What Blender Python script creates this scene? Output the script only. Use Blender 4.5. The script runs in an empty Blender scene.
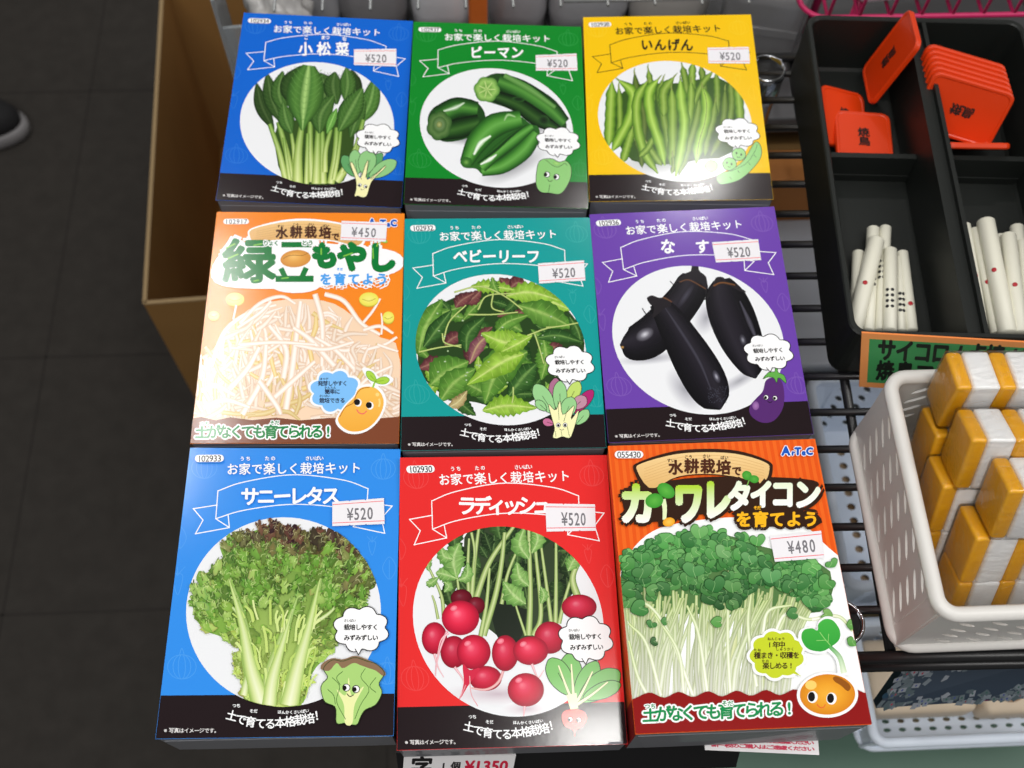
import bpy, bmesh, math, random
import numpy as np
from mathutils import Vector, Matrix
from mathutils.geometry import tessellate_polygon

S = bpy.context.scene
COL = S.collection
# ------------------------------------------------------------------ camera
AX = np.array([0.9989417952747094, -0.02938996980871419, 0.035376819076671735])
AY = np.array([-0.04213262953550609, -0.8932150253173221, 0.4476513823007804])
AZ = -np.array([-0.018442645736566562, 0.4486681939050488, 0.893508097666841])
MC = np.array([AX, AY, AZ])          # rows: world axes seen from the camera (x right, y down, z forward)
ZC = 1.42514                         # eye height above the floor
ZB = 0.80                            # height of the shelf the boxes lie on
F = 1100.0
cam = bpy.data.cameras.new('camera'); cam_o = bpy.data.objects.new('camera', cam); COL.objects.link(cam_o)
right, down, fwd = Vector(MC[:, 0]), Vector(MC[:, 1]), Vector(MC[:, 2])
m = Matrix((right, -down, -fwd)).transposed().to_4x4(); m.translation = (0, 0, ZC)
cam_o.matrix_world = m
cam.sensor_width = 36; cam.lens = F / 1024 * 36; cam.clip_start = 0.01
cam.dof.use_dof = True; cam.dof.focus_distance = 0.60; cam.dof.aperture_fstop = 10.0
S.camera = cam_o


def at(px, py, z):
    """the world point at height z that lies on the sight line of a point of the photograph"""
    w = MC @ np.array([(px - 512) / F, (py - 384) / F, 1.0])
    t = (z - ZC) / w[2]
    return Vector((w[0] * t, w[1] * t, z))


# ------------------------------------------------------------------ light
S.view_settings.view_transform = 'Standard'; S.view_settings.look = 'None'
S.view_settings.gamma = 1; S.view_settings.use_curve_mapping = False
S.view_settings.exposure = -0.68
W = bpy.data.worlds.new('world'); S.world = W; W.use_nodes = True
W.node_tree.nodes['Background'].inputs[0].default_value = (1.0, 0.99, 0.97, 1)
W.node_tree.nodes['Background'].inputs[1].default_value = 0.30


def area(name, loc, target, sx, sy, power, col=(1, 0.98, 0.95)):
    l = bpy.data.lights.new(name, 'AREA'); l.shape = 'RECTANGLE'; l.size = sx; l.size_y = sy
    l.energy = power; l.color = col
    o = bpy.data.objects.new(name, l); COL.objects.link(o); o.location = loc
    o.rotation_euler = (Vector(loc) - Vector(target)).to_track_quat('Z', 'Y').to_euler()
    return o


def lamp_spot(px, py, a, b, th, zl=2.7):
    """where on the ceiling a lamp hangs whose reflection shows at this spot of a box lid tilted by a, b"""
    P = at(px, py, ZB + .04); v = (P - Vector((0, 0, ZC))).normalized()
    n = (Matrix.Rotation(th, 3, 'Z') @ Matrix.Rotation(b, 3, 'Y') @ Matrix.Rotation(a, 3, 'X')) @ Vector((0, 0, 1))
    r = v - 2 * v.dot(n) * n
    return P + r * ((zl - P.z) / r.z)


def ceiling_lamp(name, p, sx, sy, power):
    return area(name, p, (p.x, p.y, 0), sx, sy, power)


L1 = lamp_spot(700, 176, .00728, -.04392, -.046)
L2 = lamp_spot(214, 345, .01167, .02866, -.01935)
L3 = lamp_spot(606, 738, .03827, .02964, -.0084)
ceiling_lamp('ceiling lamp back', L1, .10, .10, 6.5)
ceiling_lamp('ceiling lamp left', L2, .06, .6, 13)
ceiling_lamp('ceiling lamp front', L3, .20, .09, 9)
area('ceiling lamp row', (-.5, -.6, 2.6), (0, .3, .8), 1.6, .5, 34)
area('ceiling lamp row far', (1.35, .0, 2.6), (.1, .3, .8), .5, 1.6, 26)


# ------------------------------------------------------------------ helpers
def lin(c):
    c = np.asarray(c, float) / 255.0
    return np.where(c <= .04045, c / 12.92, ((c + .055) / 1.055) ** 2.4)


MATS = {}


def mat(name, rgb, rough=.5, metal=0., spec=.5, coat=0., bump=0., bscale=300., vary=0., vscale=20., trans=0., alpha=1.):
    if name in MATS: return MATS[name]
    M = bpy.data.materials.new(name); M.use_nodes = True
    nt = M.node_tree; b = nt.nodes['Principled BSDF']
    c = lin(rgb); b.inputs['Base Color'].default_value = (*c, 1)
    b.inputs['Roughness'].default_value = rough; b.inputs['Metallic'].default_value = metal
    b.inputs['Specular IOR Level'].default_value = spec; b.inputs['Coat Weight'].default_value = coat
    b.inputs['Transmission Weight'].default_value = trans; b.inputs['Alpha'].default_value = alpha
    tc = nt.nodes.new('ShaderNodeTexCoord')
    if vary:
        n = nt.nodes.new('ShaderNodeTexNoise'); n.inputs['Scale'].default_value = vscale; n.inputs['Detail'].default_value = 6
        nt.links.new(tc.outputs['Object'], n.inputs['Vector'])
        mx = nt.nodes.new('ShaderNodeMix'); mx.data_type = 'RGBA'
        mx.inputs[6].default_value = (*(c * (1 - vary)), 1); mx.inputs[7].default_value = (*np.minimum(c * (1 + vary), 1), 1)
        nt.links.new(n.outputs['Fac'], mx.inputs[0]); nt.links.new(mx.outputs[2], b.inputs['Base Color'])
    if bump:
        n = nt.nodes.new('ShaderNodeTexNoise'); n.inputs['Scale'].default_value = bscale; n.inputs['Detail'].default_value = 3
        nt.links.new(tc.outputs['Object'], n.inputs['Vector'])
        bp = nt.nodes.new('ShaderNodeBump'); bp.inputs['Strength'].default_value = bump; bp.inputs['Distance'].default_value = .001
        nt.links.new(n.outputs['Fac'], bp.inputs['Height']); nt.links.new(bp.outputs['Normal'], b.inputs['Normal'])
    MATS[name] = M
    return M


def print_mat(name, rough, coat, bump=.0, bscale=900):
    M = mat(name, (255, 255, 255), rough=rough, coat=coat, bump=bump, bscale=bscale)
    nt = M.node_tree; a = nt.nodes.new('ShaderNodeAttribute'); a.attribute_name = 'Col'
    nt.links.new(a.outputs['Color'], nt.nodes['Principled BSDF'].inputs['Base Color'])
    nt.nodes['Principled BSDF'].inputs['Coat Roughness'].default_value = .10
    nt.nodes['Principled BSDF'].inputs['Specular IOR Level'].default_value = .27
    return M


INK = print_mat('glossy printed card', .15, .05, .012, 400)
PAPER = print_mat('printed paper', .6, 0.)
FILMED = print_mat('print under clear sleeve', .4, .6, .25, 60)


def empty(name, loc=(0, 0, 0), rz=0., label=None, cat=None, group=None):
    o = bpy.data.objects.new(name, None); COL.objects.link(o); o.location = loc; o.rotation_euler = (0, 0, rz)
    o.empty_display_size = .02
    return tag(o, label, cat, group)


def tag(o, label=None, cat=None, group=None, kind=None):
    if label: o['label'] = label
    if cat: o['category'] = cat
    if group: o['group'] = group
    if kind: o['kind'] = kind
    return o


def link(name, me, mats, parent=None, smooth=False):
    for mm in (mats if isinstance(mats, (list, tuple)) else [mats]): me.materials.append(mm)
    o = bpy.data.objects.new(name, me); COL.objects.link(o); o.parent = parent
    if smooth: me.shade_smooth()
    return o


def obj(name, bm, mats, parent=None, smooth=False):
    bmesh.ops.recalc_face_normals(bm, faces=bm.faces)
    me = bpy.data.meshes.new(name); bm.to_mesh(me); bm.free()
    return link(name, me, mats, parent, smooth)


def bx(bm, c, s, R=None, bevel=0., mi=0):
    """a box with centre c, size s, optional rotation, rounded edges"""
    r = bmesh.ops.create_cube(bm, size=1)
    vs = r['verts']
    for v in vs:
        p = Vector((v.co.x * s[0], v.co.y * s[1], v.co.z * s[2]))
        v.co = (R @ p if R else p) + Vector(c)
    fs = list({f for v in vs for f in v.link_faces})
    for f in fs: f.material_index = mi
    if bevel:
        es = list({e for v in vs for e in v.link_edges})
        bmesh.ops.bevel(bm, geom=es, offset=bevel, segments=3, affect='EDGES', profile=.5)


def tube(bm, pts, r, n=8, cap=True):
    pts = [Vector(p) for p in pts]; rings = []
    rr = r if isinstance(r, (list, tuple)) else [r] * len(pts)
    up = None
    for i, p in enumerate(pts):
        d = (pts[min(i + 1, len(pts) - 1)] - pts[max(i - 1, 0)]).normalized()
        if up is None: up = d.orthogonal().normalized()
        up = (up - d * up.dot(d)).normalized(); s = d.cross(up)
        rings.append([bm.verts.new(p + (up * math.cos(2 * math.pi * k / n) + s * math.sin(2 * math.pi * k / n)) * rr[i]) for k in range(n)])
    for a, b in zip(rings, rings[1:]):
        for k in range(n): bm.faces.new((a[k], a[(k + 1) % n], b[(k + 1) % n], b[k]))
    if cap: bm.faces.new(rings[0][::-1]); bm.faces.new(rings[-1])


def rrect(w, l, r, n=5):
    out = []
    for cx, cy, a0 in ((w / 2 - r, l / 2 - r, 0), (-w / 2 + r, l / 2 - r, 90), (-w / 2 + r, -l / 2 + r, 180), (w / 2 - r, -l / 2 + r, 270)):
        for k in range(n + 1):
            a = math.radians(a0 + 90 * k / n); out.append((cx + r * math.cos(a), cy + r * math.sin(a)))
    return out


def loft(bm, loops, closed_start=True, closed_end=True):
    R = [[bm.verts.new(p) for p in lp] for lp in loops]
    for a, b in zip(R, R[1:]):
        n = len(a)
        for k in range(n): bm.faces.new((a[k], a[(k + 1) % n], b[(k + 1) % n], b[k]))
    if closed_start: bm.faces.new(R[0][::-1])
    if closed_end: bm.faces.new(R[-1])


# ------------------------------------------------------------------ lettering
CHARS = sorted(set('お家で楽しく栽培キットうちたのさいばい小松菜こまつなピーマンいんげんベビーリーフなすサニーレタスラディッシュ土で育てる本格栽培！'
                   'そだほんかく※写真はイメージです。栽培しやすくみずみずしい水耕栽培で緑豆もやしを育てようりょくとう土がなくても育てられる！'
                   'すいこうはつが発芽しやすく簡単に栽培できるかんたんカイワレダイコンねんじゅう年中種まき・収穫を楽しめるたねしゅうかく'
                   'サイコロ/点棒起家焼鳥マーク字個新一枚のご購入はご遠慮くださいぴんげ゛¥0123456789AarTteECc!()'))
GL = {}


def glyphs():
    os_ = []
    for ch in CHARS:
        c = bpy.data.curves.new('g', 'FONT'); c.body = ch; c.resolution_u = 3
        o = bpy.data.objects.new('g', c); COL.objects.link(o); os_.append((ch, o, c))
    dg = bpy.context.evaluated_depsgraph_get()
    for ch, o, c in os_:
        me = o.evaluated_get(dg).to_mesh()
        me.calc_loop_triangles()
        V = np.array([v.co[:2] for v in me.vertices]).reshape(-1, 2)
        Ft = np.array([t.vertices for t in me.loop_triangles], int).reshape(-1, 3)
        wide = ord(ch) > 0x2000
        cx = .49 if wide else (V[:, 0].max() + V[:, 0].min()) / 2
        V = V - [cx, .38 if wide else .36]
        GL[ch] = (V, Ft)
        o.evaluated_get(dg).to_mesh_clear()
    for ch, o, c in os_:
        bpy.data.objects.remove(o); bpy.data.curves.remove(c)


glyphs()


# ------------------------------------------------------------------ flat printing
def homog(src, dst):
    A, B = [], []
    for (x, y), (u, v) in zip(src, dst):
        A += [[x, y, 1, 0, 0, 0, -u * x, -u * y], [0, 0, 0, x, y, 1, -v * x, -v * y]]; B += [u, v]
    return np.append(np.linalg.solve(np.array(A, float), np.array(B, float)), 1).reshape(3, 3)


def hmap(H, P):
    P = np.asarray(P, float).reshape(-1, 2)
    q = np.c_[P, np.ones(len(P))] @ H.T
    return q[:, :2] / q[:, 2:3]


def smooth(pts, n=24, closed=False):
    P = np.array(pts, float)
    if closed: Q = np.vstack([P[-1], P, P[0], P[1]])
    else: Q = np.vstack([2 * P[0] - P[1], P, 2 * P[-1] - P[-2]])
    k = len(Q) - 3; ts = np.linspace(0, k, n + (0 if not closed else 1))
    if closed: ts = ts[:-1]
    out = []
    for t in ts:
        i = min(int(t), k - 1); f = t - i
        a, b, c, d = Q[i:i + 4]
        out.append(.5 * (2 * b + (c - a) * f + (2 * a - 5 * b + 4 * c - d) * f * f + (3 * b - a - 3 * c + d) * f ** 3))
    return np.array(out)


class Canvas:
    """collects flat coloured shapes in the millimetre frame of a printed face and links them as one mesh"""
    def __init__(self, to3d, mat_=INK, z0=0.0, dz=1e-6):
        self.to3d, self.mat, self.z, self.dz = to3d, mat_, z0, dz
        self.H = None; self.clip = None; self.reset()

    def reset(self): self.V, self.F, self.C, self.n = [], [], [], 0

    hold = False

    def add(self, P, faces, cols, step=None):
        Q = hmap(self.H, P) if self.H is not None else np.asarray(P, float)
        cols = np.asarray(cols, float)
        if cols.ndim == 1: cols = np.tile(cols, (len(Q), 1))
        Fc = np.asarray(faces, int)
        if Fc.shape[1] == 4: Fc = np.vstack([Fc[:, [0, 1, 2]], Fc[:, [0, 2, 3]]])
        if self.clip is not None: Q, Fc, cols = self.do_clip(Q, Fc, cols)
        if len(Fc):
            self.V.append(np.c_[Q, np.full(len(Q), self.z)]); self.F.append(Fc + self.n); self.C.append(cols); self.n += len(Q)
        if not self.hold: self.z += self.dz if step is None else step

    def do_clip(self, Q, Fc, cols):
        K = self.clip; E = np.roll(K, -1, 0) - K; N = np.c_[-E[:, 1], E[:, 0]]
        D = (Q[:, None, :] - K[None]) * N[None]; D = D.sum(2)          # >=0 inside (counter-clockwise)
        ins = (D >= 0).all(1)
        keep = ins[Fc].all(1)
        outall = (D[Fc] < 0).all(1).any(1)
        VV, FF, CC = [Q], [Fc[keep]], [cols]; n = len(Q)
        for f in Fc[~keep & ~outall]:
            poly = [(Q[i], cols[i]) for i in f]
            for e in range(len(K)):
                new = []
                for i in range(len(poly)):
                    a, b = poly[i - 1], poly[i]
                    da = (a[0] - K[e]) @ N[e]; db = (b[0] - K[e]) @ N[e]
                    if (da >= 0) != (db >= 0):
                        t = da / (da - db); new.append((a[0] + t * (b[0] - a[0]), a[1] + t * (b[1] - a[1])))
                    if db >= 0: new.append(b)
                poly = new
                if len(poly) < 3: break
            if len(poly) >= 3:
                VV.append(np.array([p[0] for p in poly])); CC.append(np.array([p[1] for p in poly]))
                FF.append(np.array([[n, n + i, n + i + 1] for i in range(1, len(poly) - 1)])); n += len(poly)
        return np.vstack(VV), np.vstack(FF), np.vstack(CC)

    def poly(self, pts, col, sm=0, grad=None):
        """filled outline; sm = number of points to smooth it to; grad = second colour at the bottom"""
        P = smooth(pts, sm, True) if sm else np.array(pts, float)
        tri = tessellate_polygon([[Vector((x, y, 0)) for x, y in P]])
        if grad is None: C = np.tile(lin(col), (len(P), 1))
        else:
            t = ((P[:, 1] - P[:, 1].min()) / max(np.ptp(P[:, 1]), 1e-6))[:, None]; C = lin(col) * (1 - t) + lin(grad) * t
        if len(tri): self.add(P, [list(t) for t in tri], C)

    def strip(self, pts, w, cols, cols2=None, n=14):
        P = smooth(pts, n) if len(pts) > 2 else np.linspace(pts[0], pts[1], n)
        T = np.gradient(P, axis=0); T /= np.linalg.norm(T, axis=1)[:, None] + 1e-9; N = np.c_[-T[:, 1], T[:, 0]]
        t = np.linspace(0, 1, n); w = np.atleast_1d(w).astype(float)
        ww = np.interp(t, np.linspace(0, 1, len(w)), w) if len(w) > 1 else np.full(n, w[0])
        c1 = lin(cols); c1 = np.atleast_2d(c1)
        if len(c1) == 1: c1 = np.vstack([c1, c1])
        c2 = c1 if cols2 is None else np.atleast_2d(lin(cols2))
        if len(c2) == 1: c2 = np.tile(c2, (len(c1), 1))
        mcols = len(c1); s = np.linspace(-.5, .5, mcols)
        V = (P[:, None, :] + N[:, None, :] * (ww[:, None] * s[None])[..., None]).reshape(-1, 2)
        C = (c1[None] * (1 - t)[:, None, None] + c2[None] * t[:, None, None]).reshape(-1, 3)
        Fq = [(i * mcols + j, i * mcols + j + 1, (i + 1) * mcols + j + 1, (i + 1) * mcols + j) for i in range(n - 1) for j in range(mcols - 1)]
        self.add(V, Fq, C)

    def line(self, pts, w, col, sm=0, closed=False):
        P = smooth(pts, sm, closed) if sm else np.array(pts, float)
        if closed: P = np.vstack([P, P[:1]])
        T = np.gradient(P, axis=0); T /= np.linalg.norm(T, axis=1)[:, None] + 1e-9; N = np.c_[-T[:, 1], T[:, 0]] * w / 2
        V = np.vstack([P + N, P - N]); n = len(P)
        self.add(V, [(i, i + 1, n + i + 1, n + i) for i in range(n - 1)], lin(col))

    def seg(self, a, b, w, col):
        a, b = np.array(a, float), np.array(b, float); d = (b - a) / (np.linalg.norm(b - a) + 1e-9); N = np.array([-d[1], d[0]]) * w / 2
        e = d * w / 2
        self.add([a + N - e, a - N - e, b - N + e, b + N + e], [(0, 1, 2, 3)], lin(col))

    def segs(self, pts, w, col):
        for a, b in zip(pts, pts[1:]): self.seg(a, b, w, col)

    def blob(self, c, rx, ry, cols, rot=0., hl=(0, 0), n=26, wob=0., seed=0, lobes=0):
        """disc with colours from centre to rim; hl shifts the centre (a highlight); wob roughens the outline"""
        rng = np.random.RandomState(seed)
        a = np.linspace(0, 2 * np.pi, n, endpoint=False); cr, sr = math.cos(rot), math.sin(rot)
        k = 1 + wob * rng.uniform(-1, 1, n)
        if lobes: k = k * (1 + .12 * np.abs(np.sin(a * lobes / 2)) - .06)
        out = np.c_[rx * k * np.cos(a), ry * k * np.sin(a)] @ np.array([[cr, sr], [-sr, cr]])
        cols = np.atleast_2d(lin(cols)); cols = np.vstack([cols, cols]) if len(cols) == 1 else cols
        V = [np.array(c, float) + hl]; C = [cols[0]]
        for i in range(1, len(cols)):
            f = i / (len(cols) - 1)
            V += list(np.array(c) + np.array(hl) * (1 - f) + out * f); C += [cols[i]] * n
        Ft = [(0, 1 + j, 1 + (j + 1) % n) for j in range(n)]
        for i in range(len(cols) - 2):
            b = 1 + i * n
            for j in range(n):
                j2 = (j + 1) % n; Ft += [(b + j, b + n + j, b + n + j2), (b + j, b + n + j2, b + j2)]
        self.add(np.array(V), Ft, np.array(C))

    def text(self, s, x0, x1, y, h, col, bold=0., jit=0., arc=0., sx=1., halo=None, haloc=None, ang=0., seed=1, grad=None, pos=None):
        rng = random.Random(seed); n = len(s); items = []
        for i, ch in enumerate(s):
            if ch in ' 　': continue
            V, Ft = GL[ch]; t = i / (n - 1) if n > 1 else 0.
            px, py = (x0 + (x1 - x0) * t, y - arc * (1 - (2 * t - 1) ** 2)) if pos is None else pos[i][:2]
            a = math.radians(ang + rng.uniform(-jit, jit) + (pos[i][2] if pos is not None and len(pos[i]) > 2 else 0)); k = 1 + rng.uniform(-jit, jit) * .012
            P = np.c_[V[:, 0] * h * sx * k, -V[:, 1] * h * k]
            ca, sa = math.cos(a), math.sin(a)
            P = P @ np.array([[ca, sa], [-sa, ca]]) + [px, py + (ang and math.tan(math.radians(ang)) * (px - x0))]
            if len(Ft): items.append((P, Ft))
        def lay(r, c, k, g=None):
            offs = [(0, 0)] if r <= 0 else [(r * math.cos(2 * math.pi * j / k), r * math.sin(2 * math.pi * j / k)) for j in range(k)]
            for o in offs:
                self.z += 4e-7
                for P, Ft in items:
                    Q = P + o
                    if g is None: C = lin(c)
                    else:
                        tt = np.clip((Q[:, 1:2] - (P[:, 1].min())) / (np.ptp(P[:, 1]) + 1e-6), 0, 1); C = lin(c) * (1 - tt) + lin(g) * tt
                    self.add(Q, Ft, C, 0.0)
        if halo: lay(halo, haloc, 14); self.z += self.dz
        lay(bold, col, 8, grad)
        self.z += self.dz

    def flush(self, name, parent):
        if not self.V: return None
        V = np.vstack(self.V); Fc = np.vstack(self.F); C = np.vstack(self.C)
        # one winding for all triangles so every printed face looks the same way
        a, b, c = (V[Fc[:, i], :2] for i in range(3))
        cr = (b[:, 0] - a[:, 0]) * (c[:, 1] - a[:, 1]) - (b[:, 1] - a[:, 1]) * (c[:, 0] - a[:, 0])
        Fc[cr < 0] = Fc[cr < 0][:, ::-1]; Fc = Fc[np.abs(cr) > 1e-14]
        P = self.to3d(V)
        me = bpy.data.meshes.new(name); me.from_pydata(P.tolist(), [], Fc.tolist())
        at_ = me.color_attributes.new('Col', 'FLOAT_COLOR', 'POINT')
        at_.data.foreach_set('color', np.c_[C, np.ones(len(C))].astype(np.float32).ravel())
        self.reset()
        return link(name, me, self.mat, parent)


# ------------------------------------------------------------------ the growing-kit boxes
BW, BH, BD = .12, .1613, .04
KITS = {  # corners in the photograph, pose (x, y, turn, lift, tilt, bank) on the shelf
    'komatsuna': ([(244.6, 12.4), (411.8, 21.1), (402, 208.7), (215.9, 199.7)], (-.09908, .51061, -.0481, -.00249, .01432, .04327)),
    'pepper': ([(414.1, 22), (580.6, 26.6), (588.8, 209.3), (403.5, 203.6)], (.02183, .50267, -.04252, -.00174, -.02017, .02233)),
    'beans': ([(582.5, 18.1), (751.7, 13.7), (772.8, 199.9), (589.9, 201.5)], (.14311, .50457, -.046, -.00065, .00728, -.04392)),
    'sprouts': ([(217.2, 211.5), (403.7, 213.6), (399.1, 443.9), (190.5, 443.4)], (-.10257, .34076, -.01935, -.00197, .01167, .02866)),
    'leaf': ([(405.3, 219.1), (589.5, 217.1), (606.1, 448.6), (401.2, 450.5)], (.01799, .33368, -.01407, -.00339, .01536, .00911)),
    'eggplant': ([(589.9, 214.8), (774.2, 206.1), (813.6, 434), (608.1, 443.1)], (.13828, .33489, -.00492, -.00059, .00498, -.03842)),
    'lettuce': ([(190.5, 446.5), (399.8, 450.5), (394.3, 735.5), (155, 739.6)], (-.10459, .1758, -.01813, -.00047, -.0141, .05502)),
    'radish': ([(400.5, 457), (606.1, 455.2), (625.9, 744.3), (398.5, 751)], (.01589, .16776, -.0084, -.00693, .03827, .02964)),
    'daikon': ([(608.1, 445.5), (813.9, 438.7), (874, 725.7), (633.7, 734)], (.13626, .16802, -.00028, .01012, -.0467, -.00806)),
}
MM = [(-BW / 2, BH / 2), (BW / 2, BH / 2), (BW / 2, -BH / 2), (-BW / 2, -BH / 2)]


def frame(kit, x0, y0, s):
    """homography from a magnified view (origin x0, y0, scale s) of a box lid to the lid's own plane"""
    return homog([((x - x0) * s, (y - y0) * s) for x, y in KITS[kit][0]], MM)


T = frame('lettuce', 150, 440, 2.34)
TS = frame('lettuce', 170, 510, 3.339)
a_ = np.linspace(0, 2 * np.pi, 72, endpoint=False)
DISC = hmap(T, np.c_[313 + 228 * np.cos(a_), 402 + 222 * np.sin(a_)])
if (DISC[:, 0] * np.roll(DISC[:, 1], -1) - DISC[:, 1] * np.roll(DISC[:, 0], -1)).sum() < 0: DISC = DISC[::-1]
LID = np.array([(-BW / 2, -BH / 2), (BW / 2, -BH / 2), (BW / 2, BH / 2), (-BW / 2, BH / 2)]) * .998
WHITE, BLACK, DARK = (244, 245, 247), (24, 20, 20), (33, 23, 26)
FAINT = .10


def mixc(a, b, t): return tuple(a[i] * (1 - t) + b[i] * t for i in range(3))


def carton(kit, label, edge, side, band):
    cx, cy, th, dz, a, b = KITS[kit][1]
    root = empty('vegetable_growing_kit', (cx, cy, ZB), th, label, 'box', 'vegetable growing kits')
    R = np.array((Matrix.Rotation(b, 3, 'Y') @ Matrix.Rotation(a, 3, 'X')))
    up = BD + dz

    def to3d(V): return V @ R.T + [0, 0, up]
    e = .0003
    top = to3d(np.array([(x * (1 - e / .06), y * (1 - e / .08), -.0002) for x, y in MM]))
    bot = np.array([(x * .985, y * .985, 0) for x, y in MM])
    bm = bmesh.new(); v = [bm.verts.new(p) for p in top] + [bm.verts.new(p) for p in bot]
    bm.faces.new(v[:4]); bm.faces.new(v[4:][::-1])
    for i in range(4):
        f = bm.faces.new((v[i], v[i + 4], v[(i + 1) % 4 + 4], v[(i + 1) % 4])); f.material_index = 1 if i == 2 else 0
    bmesh.ops.bevel(bm, geom=list(bm.edges), offset=.0006, segments=2, affect='EDGES')
    ME = mat('box edge ' + kit, edge, .35, coat=.3); MS = mat('box end grey', side, .45, coat=.2)
    bmesh.ops.bisect_plane(bm, geom=list(bm.verts) + list(bm.edges) + list(bm.faces), plane_co=(0, -BH * (.35 if band == DARK else .39), 0), plane_no=(0, 1, 0))
    for f in bm.faces:
        if f.material_index == 0 and f.calc_center_median().y < -BH * (.35 if band == DARK else .39): f.material_index = 2
    obj('carton', bm, [ME, MS, mat('box band %d %d %d' % band, band, .35)], root)
    # the tucked end flap on the side that faces the aisle
    bm = bmesh.new(); y = -BH / 2 * .992
    P = [(-.0575, y + .0002, up - .0045), (.0575, y + .0002, up - .0045), (.049, y * .99, .003), (-.049, y * .99, .003)]
    P = [Vector(p) for p in P]; lo = [p + Vector((0, .0006, 0)) for p in P]; hi = [p - Vector((0, .0007, 0)) for p in P]
    loft(bm, [lo, hi]); obj('tuck_flap', bm, MS, root)
    return root, Canvas(to3d)


def lid_fill(cv, col):
    cv.H = None; cv.clip = None
    g = 9; xs = np.linspace(-BW / 2, BW / 2, g); ys = np.linspace(-BH / 2, BH / 2, g)
    cv.add([(x, y) for y in ys for x in xs], [(i * g + j, i * g + j + 1, (i + 1) * g + j + 1, (i + 1) * g + j) for i in range(g - 1) for j in range(g - 1)], lin(col))


def faint_veg(cv, x, y, r, col, kind):
    w = 2.0
    if kind == 0:       # onion
        for k in (1, .62, .25): cv.line([(x + r * k * math.cos(t), y + r * .85 * math.sin(t)) for t in np.linspace(0, 6.28, 20)], w, col)
        cv.line([(x - 6, y - r * .8), (x, y - r * 1.3), (x + 6, y - r * .8)], w, col, 8)
    elif kind == 1:     # carrot
        cv.line([(x - r * .4, y - r * .5), (x + r * .4, y - r * .5), (x, y + r), ], w, col, 20, True)
        for k in (-.3, 0, .3): cv.line([(x, y - r * .5), (x + r * k, y - r * .9), (x + r * k * 2, y - r * 1.2)], w, col, 8)
    else:               # leaf
        cv.line([(x, y + r), (x - r * .6, y), (x, y - r), (x + r * .6, y)], w, col, 24, True); cv.line([(x, y + r), (x, y - r * .7)], w, col)


def code_tag(cv, code, x0, y0, x1, y1):
    cy = (y0 + y1) / 2; r = (y1 - y0) / 2
    P = [(x0 + r + r * math.cos(t), cy + r * math.sin(t)) for t in np.linspace(math.pi / 2, 1.5 * math.pi, 9)] + \
        [(x1 - r + r * math.cos(t), cy + r * math.sin(t)) for t in np.linspace(-math.pi / 2, math.pi / 2, 9)]
    cv.poly(P, WHITE)
    cv.text(code, x0 + r * 1.25, x1 - r * 1.25, cy, (y1 - y0) * 1.2, (40, 40, 44), bold=.2, sx=1.0)


def cloud(cv, c, rx, ry, lobes, fill, edge, ew, tail=None, ph=0., depth=.17):
    P = []
    for t in np.linspace(0, 2 * np.pi, lobes * 12, endpoint=False):
        k = 1 - depth + depth * abs(math.sin(lobes * t / 2 + ph)) * 1.0
        P.append((c[0] + rx * k * math.cos(t), c[1] + ry * k * math.sin(t)))
    if tail:
        j = min(range(len(P)), key=lambda i: (P[i][0] - tail[0]) ** 2 + (P[i][1] - tail[1]) ** 2)
        P[j] = tail
    cv.poly(P, fill)
    if edge: cv.line(P + P[:2], ew, edge)
    return P


def banner(cv, col):
    w = 2.3
    cv.line([(160, 117), (220, 97), (335, 81), (450, 94), (510, 115)], w, col, 24)
    cv.line([(155, 182), (220, 163), (330, 150), (440, 158), (505, 178)], w, col, 24)
    cv.segs([(160, 117), (155, 182)], w, col); cv.segs([(510, 115), (508, 148)], w, col)
    cv.segs([(158, 150), (102, 158), (125, 185), (107, 217), (187, 203), (155, 182)], w, col); cv.segs([(187, 203), (184, 173)], w, col)
    cv.segs([(508, 148), (566, 156), (541, 184), (549, 219), (476, 203), (505, 178)], w, col); cv.segs([(476, 203), (480, 168)], w, col)


def kit_front(cv, root, code, bg, ink, disc=(232, 234, 238)):
    """what the seven soil-kit lids share, up to the white disc that carries the picture"""
    lid_fill(cv, bg); cv.clip = LID; cv.H = T
    f = mixc(bg, (255, 255, 255), FAINT)
    for x, y, r, k in ((75, 530, 34, 0), (128, 62, 30, 0), (545, 70, 28, 0), (65, 330, 30, 1), (70, 225, 26, 2), (560, 300, 26, 2), (556, 545, 30, 0), (520, 250, 20, 1), (100, 430, 20, 2)):
        faint_veg(cv, x, y, r, f, k)
    cv.poly([(0, 598), (590, 592), (590, 720), (0, 725)], DARK)
    a = np.linspace(0, 2 * np.pi, 72, endpoint=False)
    cv.clip = None; cv.poly([(313 + 228 * math.cos(t), 402 + 222 * math.sin(t)) for t in a], disc)
    cv.flush('front_panel', root)
    cv.H = T; banner(cv, ink); cv.flush('ribbon_banner', root)


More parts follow.
